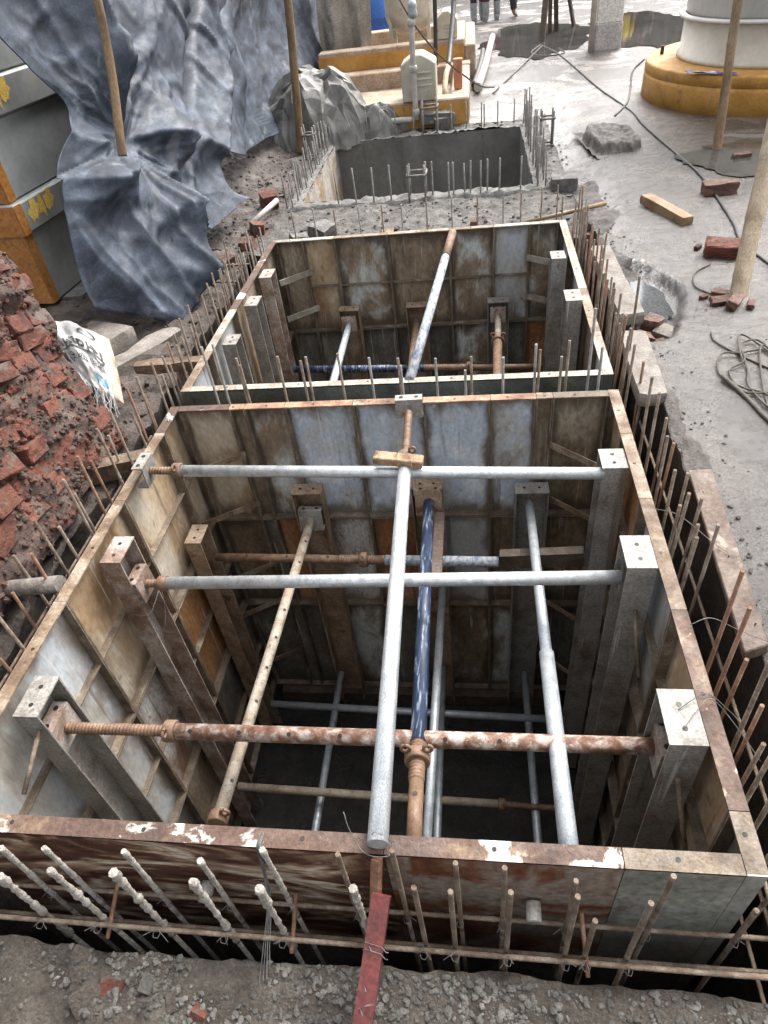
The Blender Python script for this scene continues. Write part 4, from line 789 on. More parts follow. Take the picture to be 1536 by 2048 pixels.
# ------------------------------------------------------------------ left side: cabinets, tarpaulins, poles, broken wall, sack
def surf(net, n, disp=None):
    """smooth surface through a net of points (columns of rows)"""
    cols = [spline(c, n) for c in net]; rows = len(cols[0]); lines = [spline([c[r] for c in cols], n) for r in range(rows)]
    return lines     # lines[row][col]
def grid_mesh(lines, name, material, parent=None, thick=.004):
    m = MB(); R_ = len(lines); C_ = len(lines[0])
    for l in lines: m.v += [V3(p) for p in l]
    for r in range(R_ - 1):
        for c in range(C_ - 1):
            a = r * C_ + c; m.addf((a, a + 1, a + C_ + 1, a + C_), True)
    o = m.build(name, material, parent)
    if thick:
        md = o.modifiers.new('solidify', 'SOLIDIFY'); md.thickness = thick
    return o
def normals(lines):
    R_ = len(lines); C_ = len(lines[0]); out = []
    for r in range(R_):
        row = []
        for c in range(C_):
            a = lines[r][min(c + 1, C_ - 1)] - lines[r][max(c - 1, 0)]; b = lines[min(r + 1, R_ - 1)][c] - lines[max(r - 1, 0)][c]
            n_ = b.cross(a); row.append(n_.normalized() if n_.length > 1e-9 else V3((1, 0, 0)))
        out.append(row)
    return out
def ridge(x): return (1 - abs(math.sin(x))) ** 1.6
L_ = surf(DATA_T, 22); Nn = normals(L_); GC = V3((-2.45, 5.0, .78)); out = []
for r, row in enumerate(L_):
    o_ = []; vr = r / (len(L_) - 1)
    for c, p in enumerate(row):
        uc = c / (len(row) - 1); dy = p.y - GC.y; dz = p.z - GC.z; rad = math.hypot(dy * .8, dz); ang = math.atan2(dz, dy)
        wv = fbm(p.y * .9, p.z * .9, 3.0, 3)
        wl_ = fbm(p.y * .7, p.z * .9, 3.0, 2)
        d = .30 * ridge(ang * 2.2 + 1.1 * wl_ + .6) * sstep(.03, .5, rad) / (1 + .35 * rad)
        d += .045 * ridge(ang * 5.0 + 2.2 * fbm(p.y * 1.1, p.z * 1.1, 8, 2)) * sstep(.02, .2, rad) / (1 + 1.2 * rad)
        d += .012 * ridge(ang * 17.0 + 5.0 * fbm(p.y * 1.3, p.z * 1.3, 2, 2)) * sstep(.02, .1, rad) / (1 + .8 * rad)
        d += .16 * fbm(p.y * .6 + 3, p.z * .8, 1.0, 2)
        cr = noise.noise(V3((p.y * 1.9 + .5 * wl_, p.z * 1.9, 5.5))); d += .055 * (1 - min(1, abs(cr) * 5)) * sstep(.1, .5, rad)
        cr = noise.noise(V3((p.y * 4.1, p.z * 4.1, 9.5))); d += .012 * (1 - min(1, abs(cr) * 4))
        d += .16 * math.exp(-((uc - .80 - .05 * vr) / .022) ** 2) * -1 * (1 - sstep(.45, .75, vr))
        d *= .25 + .75 * sstep(.0, .22, uc)
        lowf = sstep(.1, .45, GC.z - p.z) * sstep(5.6, 5.0, p.y) if p.y > 5.0 else sstep(.1, .45, GC.z - p.z)
        d += lowf * (.075 * ridge(p.y * 5.2 + .9 * p.z + 1.4 * wl_) + .03 * ridge(p.y * 13 + 2.0 * fbm(p.y, p.z, 6, 2)))
        if rad < .4: d -= .10 * (1 - rad / .4)
        o_.append(p + V3((1, -.25, .1)).normalized() * (d - .08))
    out.append(o_)
tag(grid_mesh(out, 'tarpaulin', 'tarp_black', thick=.005), 'large dusty black tarpaulin hanging in folds over the cabinets', 'tarpaulin')
L_ = surf(DATA_T2, 16); out = []
for r, row in enumerate(L_):
    o_ = []
    for c, p in enumerate(row):
        uc = c / (len(row) - 1)
        d = .09 * math.sin(uc * 8 + 1.5 * fbm(p.y * .5, p.z, 2)) + .05 * fbm(p.y * 1.5, p.z * 1.5, 5)
        o_.append(p + V3((1, -.3, 0)).normalized() * d)
    out.append(o_)
tag(grid_mesh(out, 'tarpaulin', 'tarp_black', thick=.005), 'blue black tarpaulin strip hanging behind the crumpled grey sheet', 'tarpaulin')

def crumple(name, label, c, ax, ay, h, material, seed=0, n=17, lean=(0, 0)):
    g = random.Random(seed); m = MB(); idx = {}
    for j in range(n + 1):
        for i in range(n + 1):
            u = i / n * 2 - 1; v = j / n * 2 - 1; k = max(abs(u), abs(v)) / max(1e-6, math.hypot(u, v)) if (u or v) else 1
            u2 = u * k; v2 = v * k; rr = math.hypot(u2, v2); hh = h * max(0, 1 - rr ** 2.4)
            e = .35 + .65 * (1 - rr)
            fold = .5 + .5 * math.sin(math.atan2(v2, u2) * 5 + seed + 2.5 * noise.noise(V3((u2 * 2, v2 * 2, seed))))
            x = c[0] + u2 * ax * (1 + .10 * fold) + lean[0] * hh + g.uniform(-1, 1) * ax * .55 / n * 1.7
            y = c[1] + v2 * ay * (1 + .10 * fold) + lean[1] * hh + g.uniform(-1, 1) * ay * .55 / n * 1.7
            z = c[2] + hh * (.78 + .30 * fold * rr) + g.uniform(-1, 1) * .055 * e + .05 * noise.noise(V3((u2 * 3, v2 * 3, seed + 5)))
            if rr > .97: z = c[2] + g.uniform(-.01, .04)
            idx[i, j] = len(m.v); m.v.append(V3((x, y, z)))
    for j in range(n):
        for i in range(n):
            q = (idx[i, j], idx[i + 1, j], idx[i + 1, j + 1], idx[i, j + 1])
            if g.random() < .5: m.addf((q[0], q[1], q[2])); m.addf((q[0], q[2], q[3]))
            else: m.addf((q[0], q[1], q[3])); m.addf((q[1], q[2], q[3]))
    o = m.build(name, material); sb = o.modifiers.new('soften', 'SUBSURF'); sb.levels = 1; sb.render_levels = 2; sb.subdivision_type = 'CATMULL_CLARK'
    md = o.modifiers.new('solidify', 'SOLIDIFY'); md.thickness = .006
    for e_ in o.data.edges: pass
    at_ = o.data.attributes.new('crease_edge', 'FLOAT', 'EDGE')
    for k_ in range(len(o.data.edges)): at_.data[k_].value = g.choice((.0, .5, .75, .9))
    return tag(o, label, 'tarpaulin')
crumple('crumpled_tarpaulin', 'crumpled grey plastic sheet heaped beside second bamboo pole', (-1.92, 9.42, -.26), .74, .66, .95, 'tarp_grey', seed=4, n=20)
crumple('crumpled_tarpaulin', 'low end of grey plastic sheet trailing over rubble towards white pipe', (-1.22, 9.30, -.26), .42, .30, .45, 'tarp_grey', seed=14, n=12)
# beige curtain
L_ = []
for r in range(40):
    row = []
    for c in range(60):
        u = c / 59; v = r / 39; x = -2.42 + .88 * u * (1 - .05 * v); z = 2.2 - 2.28 * v
        row.append(V3((x + .02 * math.sin(v * 5), 13.0 + .07 * math.sin(u * 14 + 1.2 * fbm(u * 2, v * 2, 3)) * (.4 + v) + .10 * v * fbm(u * 3, v * 3, 8), z + .03 * math.sin(u * 9))))
    L_.append(row)
tag(grid_mesh(L_, 'canvas_curtain', 'tarp_beige', thick=.005), 'beige canvas sheet hanging beside the orange plinth', 'canvas')

# bamboo poles
def pole(label, pts, r0, r1, material, nodes=.35):
    P = spline(pts, 10); n = len(P); L0 = sum((P[i + 1] - P[i]).length for i in range(n - 1)); Q = []; P2 = []; s = 0
    for i in range(n - 1):
        seg = (P[i + 1] - P[i]).length
        k = max(1, int(seg / .02))
        for j in range(k):
            ss = s + seg * j / k; P2.append(P[i].lerp(P[i + 1], j / k)); ph = (ss / nodes) % 1.0
            Q.append((r0 + (r1 - r0) * ss / L0) * (1 + .09 * math.exp(-((ph - .5) / .03) ** 2)))
        s += seg
    P2.append(P[-1]); Q.append(r1)
    return tag(MB().rings(P2, Q, 14).build('bamboo_pole', material), label, 'pole', 'bamboo poles')
pole('brown bamboo pole leaning in front of the black tarpaulin', [(-2.155, 4.385, .83), (-2.145, 4.42, .95), (-2.12, 4.52, 1.25), (-2.10, 4.60, 1.65), (-2.1, 4.75, 2.5)], .027, .024, 'bamboo')
pole('straight brown bamboo pole beside the crumpled grey sheet', [(-2.03, 8.66, -.2), (-1.96, 8.66, .55), (-1.905, 8.68, 1.25), (-1.86, 8.75, 2.6)], .048, .042, 'bamboo')
pole('grey bamboo pole standing in wet yard before the white tank', [(2.23, 7.05, -.2), (2.22, 7.15, .4), (2.22, 7.28, .97), (2.22, 7.5, 2.4)], .040, .036, 'bamboo')
pole('thick pale bamboo post with brick bats packed round its foot', [(1.53, 3.92, -.16), (1.60, 4.15, .12), (1.69, 4.42, .46), (1.95, 5.2, 1.5), (2.22, 6.05, 2.6)], .050, .047, 'bamboo_pale')
# cabinets
cb = thing('steel_cabinet', 'stacked grey steel cabinet with orange end and yellow marks under the tarpaulin', 'cabinet', (-2.88, 4.19, -.05))
cO = V3((-2.90, 4.19, 0)); cD = V3((.07, .9975, 0)); cE = V3((-.9975, .07, 0))
def cab(z0, z1, pr, name='drawer_unit', steel='cabinet_steel'):
    F = (cO + V3((0, 0, z0)), cD, cE, V3((0, 0, 1))); h = z1 - z0
    o = MB().fbox(F, -pr, 2.2, -pr, 1.3, 0, h).build(name, steel, cb, bevel=.012)
    MB().fbox(F, -pr - .004, -pr - .0005, -pr + .004, 1.3, .004, h - .004).build('end_panel', 'paint_orange', o)
    MB().fbox(F, -pr - .004, -pr + .075, -pr - .004, -pr - .0005, .004, h - .004).build('corner_strip', 'paint_orange', o)
    return o, F
cab(.0, .47, 0.0); b1, F1 = cab(.472, .66, .045, 'band'); cab(.662, 1.10, .0); b2, F2 = cab(1.102, 1.30, .045, 'band'); cab(1.302, 1.75, .0); cab(1.752, 1.95, .045, 'band')
for b_, F_ in ((b1, F1), (b2, F2)):
    g = random.Random(5)
    for k in range(3):
        u0 = .10 + .10 * k; m = MB(); n = 14; c0 = F_[0] + F_[1] * (u0 + .03) + F_[2] * (-.0475) + F_[3] * (.10 + g.uniform(-.02, .02)); i0 = len(m.v); m.v.append(c0)
        for i in range(n):
            a = 2 * math.pi * i / n; r_ = .055 * g.uniform(.5, 1.25); m.v.append(c0 + F_[1] * (r_ * math.cos(a)) + F_[3] * (r_ * 1.25 * math.sin(a)))
        for i in range(n): m.addf((i0, 1 + i, 1 + (i + 1) % n))
        m.build('paint_mark', 'paint_yellow', b_)
MB().box((-3.6, 4.3, -.14), (-2.75, 6.5, -.002)).build('plinth', 'concrete_rough', cb)
def rough_block(name, label, cat, lo, hi, material, rz=0, tilt=0, seed=1, jit=.02, group=None, bev=.008):
    g = random.Random(seed); lo = V3(lo); hi = V3(hi); c = (lo + hi) / 2; h = (hi - lo) / 2; mrot = Matrix.Rotation(rz, 3, 'Z') @ Matrix.Rotation(tilt, 3, 'X')
    bm = bmesh.new(); bmesh.ops.create_cube(bm, size=2.0); bmesh.ops.subdivide_edges(bm, edges=bm.edges, cuts=3, use_grid_fill=True)
    m = MB(); 
    for v in bm.verts:
        q = V3((v.co.x * h.x, v.co.y * h.y, v.co.z * h.z)); e = sum(1 for k in v.co if abs(abs(k) - 1) < .01)
        q *= 1 - (.03 if e == 3 else .012 if e == 2 else 0)
        q += V3((noise.noise(q * 9 + V3((seed, 0, 0))), noise.noise(q * 9 + V3((0, seed, 5))), noise.noise(q * 9 + V3((3, 0, seed))))) * jit
        m.v.append(mrot @ q + c)
    for f in bm.faces: m.addf([v.index for v in f.verts])
    bm.free(); o = m.build(name, material)
    if label: tag(o, label, cat, group)
    return o
rough_block('concrete_block', 'beige concrete block on the left ledge behind the white sack', 'block', (-2.66, 3.56, -.30), (-2.28, 3.98, -.06), 'slab_concrete', R(-20), 0, 3)
rough_block('concrete_slab', 'dirty concrete slab tilted on edge beside the white sack', 'slab', (-2.26, 3.25, -.42), (-2.12, 4.10, -.14), 'slab_concrete', R(-18), R(-6), 4, .03)
rough_block('strut_timber', 'dark timber strut across the left trench behind the sack', 'timber', (-2.02, 3.37, -.12), (-1.57, 3.44, -.06), 'wood', R(4), 0, 5, .012)
rough_block('strut_timber', 'dark timber strut across left trench below brick wall', 'timber', (-1.98, 2.47, -.20), (-1.565, 2.55, -.11), 'wood', R(22), 0, 6, .012)
tag(MB().tube((-2.0, 1.622, -.10), (-1.60, 1.603, -.03), .034, 16).build('drain_pipe', 'slab_concrete'), 'grey pipe end entering left trench below brick wall', 'pipe')

# broken brick wall
bw = thing('brick_wall', 'broken red brick wall stub with crumbling mortar at left edge', 'wall', (-2.2, 2.5, -.25))
W0 = [V3(p) for p in DATA_W0]; W1 = [V3(p) for p in DATA_W1]
S0 = spline(W0, 8); S1 = spline(W1, 8); nr = len(S0); ncw = 96; Lw = []
def wallpt(r, s):
    k = r * (nr - 1); i = min(int(k), nr - 2); f = k - i
    return S1[i].lerp(S1[i + 1], f).lerp(S0[i].lerp(S0[i + 1], f), s)
WN = ((wallpt(.5, .9) - wallpt(.5, .1)).cross(wallpt(.9, .5) - wallpt(.1, .5))).normalized()
if WN.x < 0: WN = -WN
NRW = 78
def wd(p):
    k = sstep(.25, .6, p.z); return -.006 + (.05 + .05 * k) * fbm(p.y * 3.4, p.z * 3.4, p.x * 3.4, 4) + (.02 + .02 * k) * fbm(p.y * 11, p.z * 11, 5, 4)
for r in range(NRW):
    row = []
    for c in range(ncw):
        p = wallpt(r / (NRW - 1), -.75 + 1.75 * c / (ncw - 1)); row.append(p + WN * wd(p))
    Lw.append(row)
for k in range(1, 7): Lw.append([p + V3((-.07 * k, .01 * k, -.02 * k + .05 * fbm(p.x * 4 + k * .4, p.y * 4, 3))) for p in Lw[NRW - 1]])
Lw.append([V3((p.x - .1, p.y, -.3)) for p in Lw[-1]])
m = MB(); CW = len(Lw[0])
for l in Lw: m.v += l
for r in range(len(Lw) - 1):
    for c in range(CW - 1): a = r * CW + c; m.addf((a, a + 1, a + CW + 1, a + CW), True)
base = len(m.v)                                            # far end closed towards the ledge
for r in range(len(Lw)): p = Lw[r][-1]; m.v.append(V3((p.x - .25, p.y + .10, min(p.z, .3) * .5 - .15)))
for r in range(len(Lw) - 1): m.addf((r * CW + CW - 1, base + r, base + r + 1, (r + 1) * CW + CW - 1), True)
base = len(m.v)                                            # near end closed the same way
for r in range(len(Lw)): p = Lw[r][0]; m.v.append(V3((p.x - .25, p.y - .10, min(p.z, .3) * .5 - .15)))
for r in range(len(Lw) - 1): m.addf((r * CW, (r + 1) * CW, base + r + 1, base + r), True)
m.build('rubble_core', 'mortar', bw)
def brick_data(seed, dims=(.104, .055, .045), jit=.0035):
    g = random.Random(seed); bm = bmesh.new(); bmesh.ops.create_cube(bm, size=2.0)
    bmesh.ops.bevel(bm, geom=list(bm.edges), offset=.10, segments=1, affect='EDGES')
    bmesh.ops.subdivide_edges(bm, edges=[e for e in bm.edges if e.calc_length() > 1], cuts=2, use_grid_fill=True)
    for v in bm.verts:
        v.co *= 1 + .09 * noise.noise(v.co * 1.6 + V3((seed * 3.7, 0, seed)))
        v.co = V3((v.co.x * dims[0], v.co.y * dims[1], v.co.z * dims[2])) + V3((g.uniform(-jit, jit), g.uniform(-jit, jit), g.uniform(-jit, jit)))
    me = bpy.data.meshes.new('brick'); bm.to_mesh(me); bm.free(); return me
BD = [brick_data(i) for i in range(6)]; BD2 = [brick_data(i + 20, (.105, .052, .036), .004) for i in range(3)]
for me in BD: me.materials.append(MATS['brick'])
for me in BD2: me.materials.append(MATS['brick_dull'])
gB = random.Random(12)
for k in range(12):
    for j in range(-4, 7):
        s = (j + .5 * (k % 2)) / 5.2 - .03 + gB.uniform(-.01, .01); r = .03 + k / 12.2 + gB.uniform(-.008, .008)
        if s > .97 or s < -.68: continue
        dens = .92 if k < 9 else .62
        if fbm(s * 2.4, r * 2.4, 9.1, 2) > .30 or gB.random() > dens + .05: continue
        p = wallpt(r, s); tx = (wallpt(r, min(1, s + .05)) - wallpt(r, s - .05)).normalized(); n_ = WN; b_ = n_.cross(tx).normalized(); n_ = tx.cross(b_)
        if b_.z < 0: b_ = -b_
        o = bpy.data.objects.new('brick', BD[gB.randrange(6)]); COL.objects.link(o); o.parent = bw
        mw = Matrix(((tx.x, n_.x, b_.x), (tx.y, n_.y, b_.y), (tx.z, n_.z, b_.z))).to_4x4()
        jr = Matrix.Rotation(gB.uniform(-.22, .22), 4, 'X') @ Matrix.Rotation(gB.uniform(-.09, .09), 4, 'Y') @ Matrix.Rotation(gB.uniform(-.08, .08), 4, 'Z')
        loc = p + n_ * (- .056 + gB.uniform(-.018, .014)) - WLOC[bw.name]
        o.matrix_local = Matrix.Translation(loc) @ mw @ jr @ Matrix.Diagonal((gB.uniform(.6, 1.03), 1, gB.uniform(.8, 1.08), 1))
for mm_, cnt_ in (('mortar', 1900), ('brick', 600)):
    m = MB()
    for k in range(cnt_):
        r_ = gB.uniform(.0, 1.0); s_ = gB.uniform(-.6, .99); p_ = wallpt(r_, s_); stone_mesh(m, p_ + WN * (wd(p_) + .004), .004 + .022 * gB.random() ** 2.5, gB.random(), 1.0)
    o = m.build('loose_rubble', mm_, bw); o['kind'] = 'stuff'
def loose_brick(label, c, rz, tilt=0.0, dull=False, sc=1.0, group='loose bricks'):
    o = bpy.data.objects.new('brick_bat' if sc < .8 else 'loose_brick', (BD2 if dull else BD)[gB.randrange(3)]); COL.objects.link(o)
    o.location = c; o.rotation_euler = (tilt, 0, rz); o.scale = (sc, sc, sc); return tag(o, label, 'brick', group)

# white cement sack with lettering
sk = thing('cement_sack', 'empty white woven sack with upside down black lettering beside brick wall', 'sack', (-2.28, 3.34, -.1))
sTL, sTR, sBR, sBL = V3((-2.60, 3.62, .14)), V3((-2.27, 3.57, .03)), V3((-1.99, 3.06, -.13)), V3((-2.26, 3.16, -.03))
def sackpt(u, v, lift=0.0):
    """u: 0 right .. 1 left ; v: 0 upper edge .. 1 fringe"""
    wv = 1 - .42 * v * v
    a = sTR.lerp(sTL, u); b = sBR.lerp(sBL, u); uu = .5 + (u - .5)
    p = a.lerp(b, v) + (sTL - sTR) * ((u - .5) * (wv - 1) * .5)
    bulge = .075 * math.sin(math.pi * min(1, max(0, u))) * math.sin(math.pi * min(1, .15 + v * .8))
    wr = .022 * (1 - abs(fbm(u * 1.8, v * 2.2, 6, 3)) * 2) + .008 * fbm(u * 7, v * 7, 2, 3)
    return p + V3((.25, -.3, 1)).normalized() * (bulge + wr + lift)
Ls = [[sackpt(c / 27, r / 39) for c in range(28)] for r in range(40)]
grid_mesh(Ls, 'cloth', 'sack', sk, .003)
grid_mesh([[sackpt(c / 9 * .98, r / 39, -.03) + V3((.035 * (1 - c / 9), .02, -.015)) for c in range(10)] for r in range(40)], 'lining', 'sack_inner', sk, .003)
fr = MB(); gS = random.Random(4)
for k in range(46):
    u = gS.random(); p = sackpt(u, .985, .003); d = V3((gS.uniform(-.02, .11), -gS.uniform(.05, .20), -gS.uniform(.0, .10))); q = p + d
    fr.rings(spline([p, (p + q) / 2 + V3((gS.uniform(-.02, .02), gS.uniform(-.02, .02), .02)), q], 4), [.0014] * 9, 4, False)
f_ = fr.build('fringe', 'sack', sk); f_['kind'] = 'stuff'
def sack_text(txt, u0, v0, size, material, lift=.0045, xs=1.0):
    cu = bpy.data.curves.new('lettering', 'FONT'); cu.body = txt; cu.size = 1.0; cu.offset = .012; cu.resolution_u = 3
    to = bpy.data.objects.new('tmp', cu); COL.objects.link(to); bpy.context.view_layer.update()
    me = bpy.data.meshes.new_from_object(to.evaluated_get(bpy.context.evaluated_depsgraph_get())); bpy.data.objects.remove(to)
    bm = bmesh.new(); bm.from_mesh(me); bmesh.ops.triangulate(bm, faces=bm.faces); bmesh.ops.subdivide_edges(bm, edges=[e for e in bm.edges if e.calc_length() > .2], cuts=2); bmesh.ops.triangulate(bm, faces=bm.faces)
    for v in bm.verts: v.co = sackpt(u0 + v.co.x * size * xs, v0 + v.co.y * size * .75, lift) - WLOC[sk.name]
    nm = bpy.data.meshes.new('lettering'); bm.to_mesh(nm); bm.free(); nm.materials.append(MATS[material])
    o = bpy.data.objects.new('lettering', nm); COL.objects.link(o); o.parent = sk; return o
sack_text('\u093f\u0938\u0915\u094d\u0938\u0930', .06, .34, .36, 'ink_black')
sack_text('\u091c\u0947\u0915\u0947 \u090f\u0932 \u0938\u0940', .10, .58, .20, 'ink_black')
m = MB()
for (a, b, c, d) in ((.10, .16, .78, .90), (.20, .40, .78, .795), (.20, .40, .83, .845), (.20, .40, .885, .90), (.36, .40, .78, .90), (.20, .24, .83, .90), (.12, .16, .78, .795)):
    m.quad([sackpt(a, c, .005), sackpt(b, c, .005), sackpt(b, d, .005), sackpt(a, d, .005)])
m.build('logo', 'ink_blue', sk)
m = MB()
for i in range(14):
    a0 = i / 14 * 2 * math.pi; a1 = (i + 1) / 14 * 2 * math.pi
    def el(a, k): return sackpt(.30 + .17 * k * math.cos(a), .13 + .05 * k * math.sin(a), .005)
    m.quad([el(a0, 1), el(a1, 1), el(a1, .78), el(a0, .78)])
m.build('logo', 'ink_black', sk)

# debris on ledge
rough_block('brick_lump', 'red brick lump under hem of black tarpaulin', 'brick', (-2.02, 6.55, -.2), (-1.88, 6.72, -.05), 'brick', R(25), .3, 31, .02)
tag(MB().tube((-2.0, 6.10, -.17), (-1.83, 6.5, -.10), .024, 12).build('plastic_pipe_offcut', 'pvc_white'), 'white plastic pipe offcut on ledge under tarpaulin', 'pipe')
for i, (x, y) in enumerate(((-1.9, 5.6), (-2.0, 5.25), (-1.92, 6.0))): rough_block('rubble_lump', ('orange brown rubble lump on ledge, nearest of three', 'small rubble lump on ledge by the tarpaulin tip', 'red rubble lump on ledge beside far box corner')[i], 'rubble', (x - .06, y - .07, -.25), (x + .06, y + .05, -.13), 'brick' if i == 2 else 'mortar', i, .2, 40 + i, .03)
for i, (a, b) in enumerate((((-2.25, 5.02, -.12), (-1.72, 5.0, -.12)), ((-2.2, 4.75, -.13), (-1.75, 4.72, -.14)))): tag(MB().tube(a, b, .009, 7).build('thin_stick', 'wood'), ('thin stick lying across left ledge nearer the tarpaulin', 'second thin stick lying across left ledge')[i], 'stick')
# ------------------------------------------------------------------ right side: planks, slabs, bricks, cables
pl = thing('timber_plank', 'long dark reddish timber plank along right trench edge', 'plank', (.88, 1.8, -.1))
MB().hexa([(.822, 1.345, -.10), (.905, 1.375, -.10), (.958, 2.24, -.085), (.868, 2.235, -.085), (.812, 1.340, -.048), (.892, 1.372, -.048), (.944, 2.245, -.038), (.850, 2.238, -.038)]).build('board', 'plank_red', pl, bevel=.004)
for y in (1.45, 1.75, 2.1): MB().tube((.875, y, -.05), (.876, y, -.035), .003, 6).build('nail', 'wire', pl)
rough_block('concrete_slab', 'flat concrete slab on right trench edge beside the far box', 'slab', (.80, 3.65, -.11), (.935, 4.72, -.045), 'slab_concrete', R(2), 0, 51, .012)
rough_block('concrete_slab', 'flat concrete slab on right trench edge between the two boxes', 'slab', (.775, 2.82, -.11), (.91, 3.48, -.045), 'slab_concrete', R(-2), 0, 52, .012)
rough_block('wood_block', 'short sawn timber block lying on wet yard', 'timber', (1.40, 5.16, -.125), (1.485, 5.78, -.06), 'wood_fresh', R(18), 0, 53, .004)
loose_brick('whole brick weighing down the black cable', (1.93, 5.86, -.085), R(2), 0, True, 1.2)
loose_brick('tilted bright red brick beside the pale bamboo post', (1.61, 4.58, -.065), R(-16), .25, False, 1.05)
loose_brick('brick bat nearest camera at foot of pale post', (1.475, 3.82, -.075), R(60), .3, True, .62, 'brick bats round the post')
loose_brick('dark brick bat left of the pale post foot', (1.405, 3.86, -.085), R(10), .5, True, .5, 'brick bats round the post')
loose_brick('cream stone chip behind foot of pale post', (1.43, 3.95, -.08), R(-30), .2, True, .42, 'brick bats round the post')
loose_brick('small red chip far left of the pale post foot', (1.34, 3.94, -.095), R(40), .1, False, .26, 'brick bats round the post')
loose_brick('brick bat right of the pale post foot', (1.56, 3.80, -.09), R(70), .1, True, .38, 'brick bats round the post')
loose_brick('dark brick bat near right bamboo pole in puddle', (2.35, 6.75, -.115), R(5), 0, True, .7, 'brick bats in the yard')
loose_brick('small red chip beside tilted red brick', (1.49, 4.70, -.095), R(50), 0, False, .28, 'brick bats in the yard')
rough_block('concrete_brick', 'mud coated brick at right rim of cast tank', 'brick', (.70, 6.48, -.22), (.93, 6.72, -.11), 'concrete_rough', R(-4), 0, 61, .012)
for i, (x, y, s) in enumerate(((1.01, 3.56, .06), (1.08, 3.68, .05), (.95, 3.62, .05), (1.02, 3.75, .045))): rough_block('broken_stone', ('brown broken stone at trench end of the hollow', 'pale rounded stone in the hollow by the slab', 'reddish broken stone under the slab corner', 'small broken stone beside the puddle')[i], 'stone', (x - s, y - s, -.30), (x + s, y + s, -.18 + .02 * i), 'brick_dull' if i != 1 else 'slab_concrete', i * .8, .2, 70 + i, .03, 'stones in the hollow')
tag(MB().tube((1.06, 5.82, -.13), (.36, 5.52, -.14), .018, 9, .014).build('wood_stick', 'bamboo'), 'pale wooden stick lying on mud behind the far box', 'stick')
for i, (x, y, s, mm) in enumerate(((-.70, 5.62, .05, 'wood_fresh'), (-1.27, 5.68, .09, 'concrete_rough'), (-1.45, 5.58, .07, 'concrete_rough'), (.0, 5.75, .035, 'brick_dull'), (.88, 5.3, .04, 'brick_dull'))):
    rough_block('mud_lump', ('orange timber offcut on mud strip behind far box', 'large grey rubble lump on mud strip', 'grey rubble lump at left end of mud strip', 'small red chip on mud strip', 'red lump by the far box corner rebars')[i], 'rubble', (x - s, y - s, -.25), (x + s, y + s, -.22 + 2 * s * .75), mm, i, .15, 80 + i, .025, 'lumps on the mud strip')
for i, (x, y, s, mm) in enumerate(((-.97, .395, .022, 'brick'), (-1.03, .37, .03, 'soil_grey'), (-.88, .41, .018, 'gravel'), (-.80, .375, .02, 'soil_grey'), (-.72, .36, .016, 'brick'))):
    rough_block('bank_lump', ('broken red brick lump half buried at lower left corner', 'large soil clod at lower left corner', 'pale stone lump at left of the bank', 'dark clod at bottom edge left of the red board', 'small red brick chip at bottom edge')[i], 'lump', (x - s * 1.3, y - s, -.29), (x + s * 1.3, y + s, -.275 + s * .55), mm, i * .7, .5, 100 + i, .012, 'lumps on the bank')
# mound of hardened mortar on the yard
m = MB(); n = 48; idx = {}
for j in range(n + 1):
    for i in range(n + 1):
        u = i / n * 2 - 1; v = j / n * 2 - 1; k = max(abs(u), abs(v)) ** 1.0; rr = (abs(u) ** 3 + abs(v) ** 3) ** .333 + .16 * fbm(u * 1.6, v * 1.6, 4)
        z = -.165 + .10 * (1 - sstep(.76, .90, rr)) + .022 * fbm(u * 4, v * 4, 6) + .012 * fbm(u * 10, v * 10, 2)
        x = 1.40 + u * .27 - v * .06; y = 7.75 + v * .52
        m.v.append(V3((x, y, z)))
for j in range(n):
    for i in range(n): a = j * (n + 1) + i; m.addf((a, a + 1, a + n + 2, a + n + 1), True)
mo = thing('mortar_mound', 'flat topped lump of hardened mortar on the wet yard', 'mound', (1.40, 7.75, -.15))
m.build('lump', 'grout_bag', mo)
MB().rings(spline([(1.47, 8.1, .0), (1.62, 8.35, .05), (1.72, 8.75, .10), (1.78, 9.05, .22), (1.92, 9.2, .30)], 8), [.012] * 33, 8).build('hooked_wire', 'rebar_grey', mo)
def cable(name, label, pts, r, material, cat='cable', n=8, z=None):
    P = spline(pts, n); return tag(MB().rings(P, [r] * len(P), 7).build(name, material), label, cat)
def gp(x, y, dz=.008): return (x, y, max(gz(x, y), -.155) + dz)
cable('black_cable', 'black cable snaking over the yard under a brick', [gp(1.23, 14.3), gp(1.40, 13.3), gp(1.52, 11.8), gp(1.63, 10.3), gp(1.79, 9.0), gp(1.80, 8.2), gp(1.86, 7.2), gp(1.90, 6.5), gp(1.90, 6.1), gp(1.87, 5.6), gp(1.83, 5.1), gp(1.79, 4.75), gp(1.86, 4.2), gp(1.90, 3.7), gp(1.95, 3.2)], .010, 'black_rubber')
cable('black_cable', 'grey cable running left from tripod foot towards plinth', [gp(1.23, 14.3), gp(.95, 13.2), gp(.74, 12.3), gp(.45, 11.3), gp(.28, 10.6)], .010, 'rope')
cable('black_cable', 'short loop of cable lying before the tripod foot', [gp(1.20, 14.4), gp(1.00, 13.7), gp(1.15, 13.2), gp(1.5, 13.3), gp(1.46, 13.8)], .010, 'black_rubber')
g = random.Random(8); P = []
for i in range(34):
    a = i * .62; rr = .13 + .05 * math.sin(i * 1.7) + .03 * g.random(); P.append(gp(1.36 + rr * math.cos(a) + .003 * i, 3.05 + rr * 1.9 * math.sin(a), .008 + .004 * (i % 5)))
cable('rope_coil', 'loose coil of brown rope on the yard at right edge', [gp(1.27, 3.50), gp(1.28, 3.36)] + P + [gp(1.33, 2.75), gp(1.40, 2.5)], .0055, 'rope', 'rope', 4)
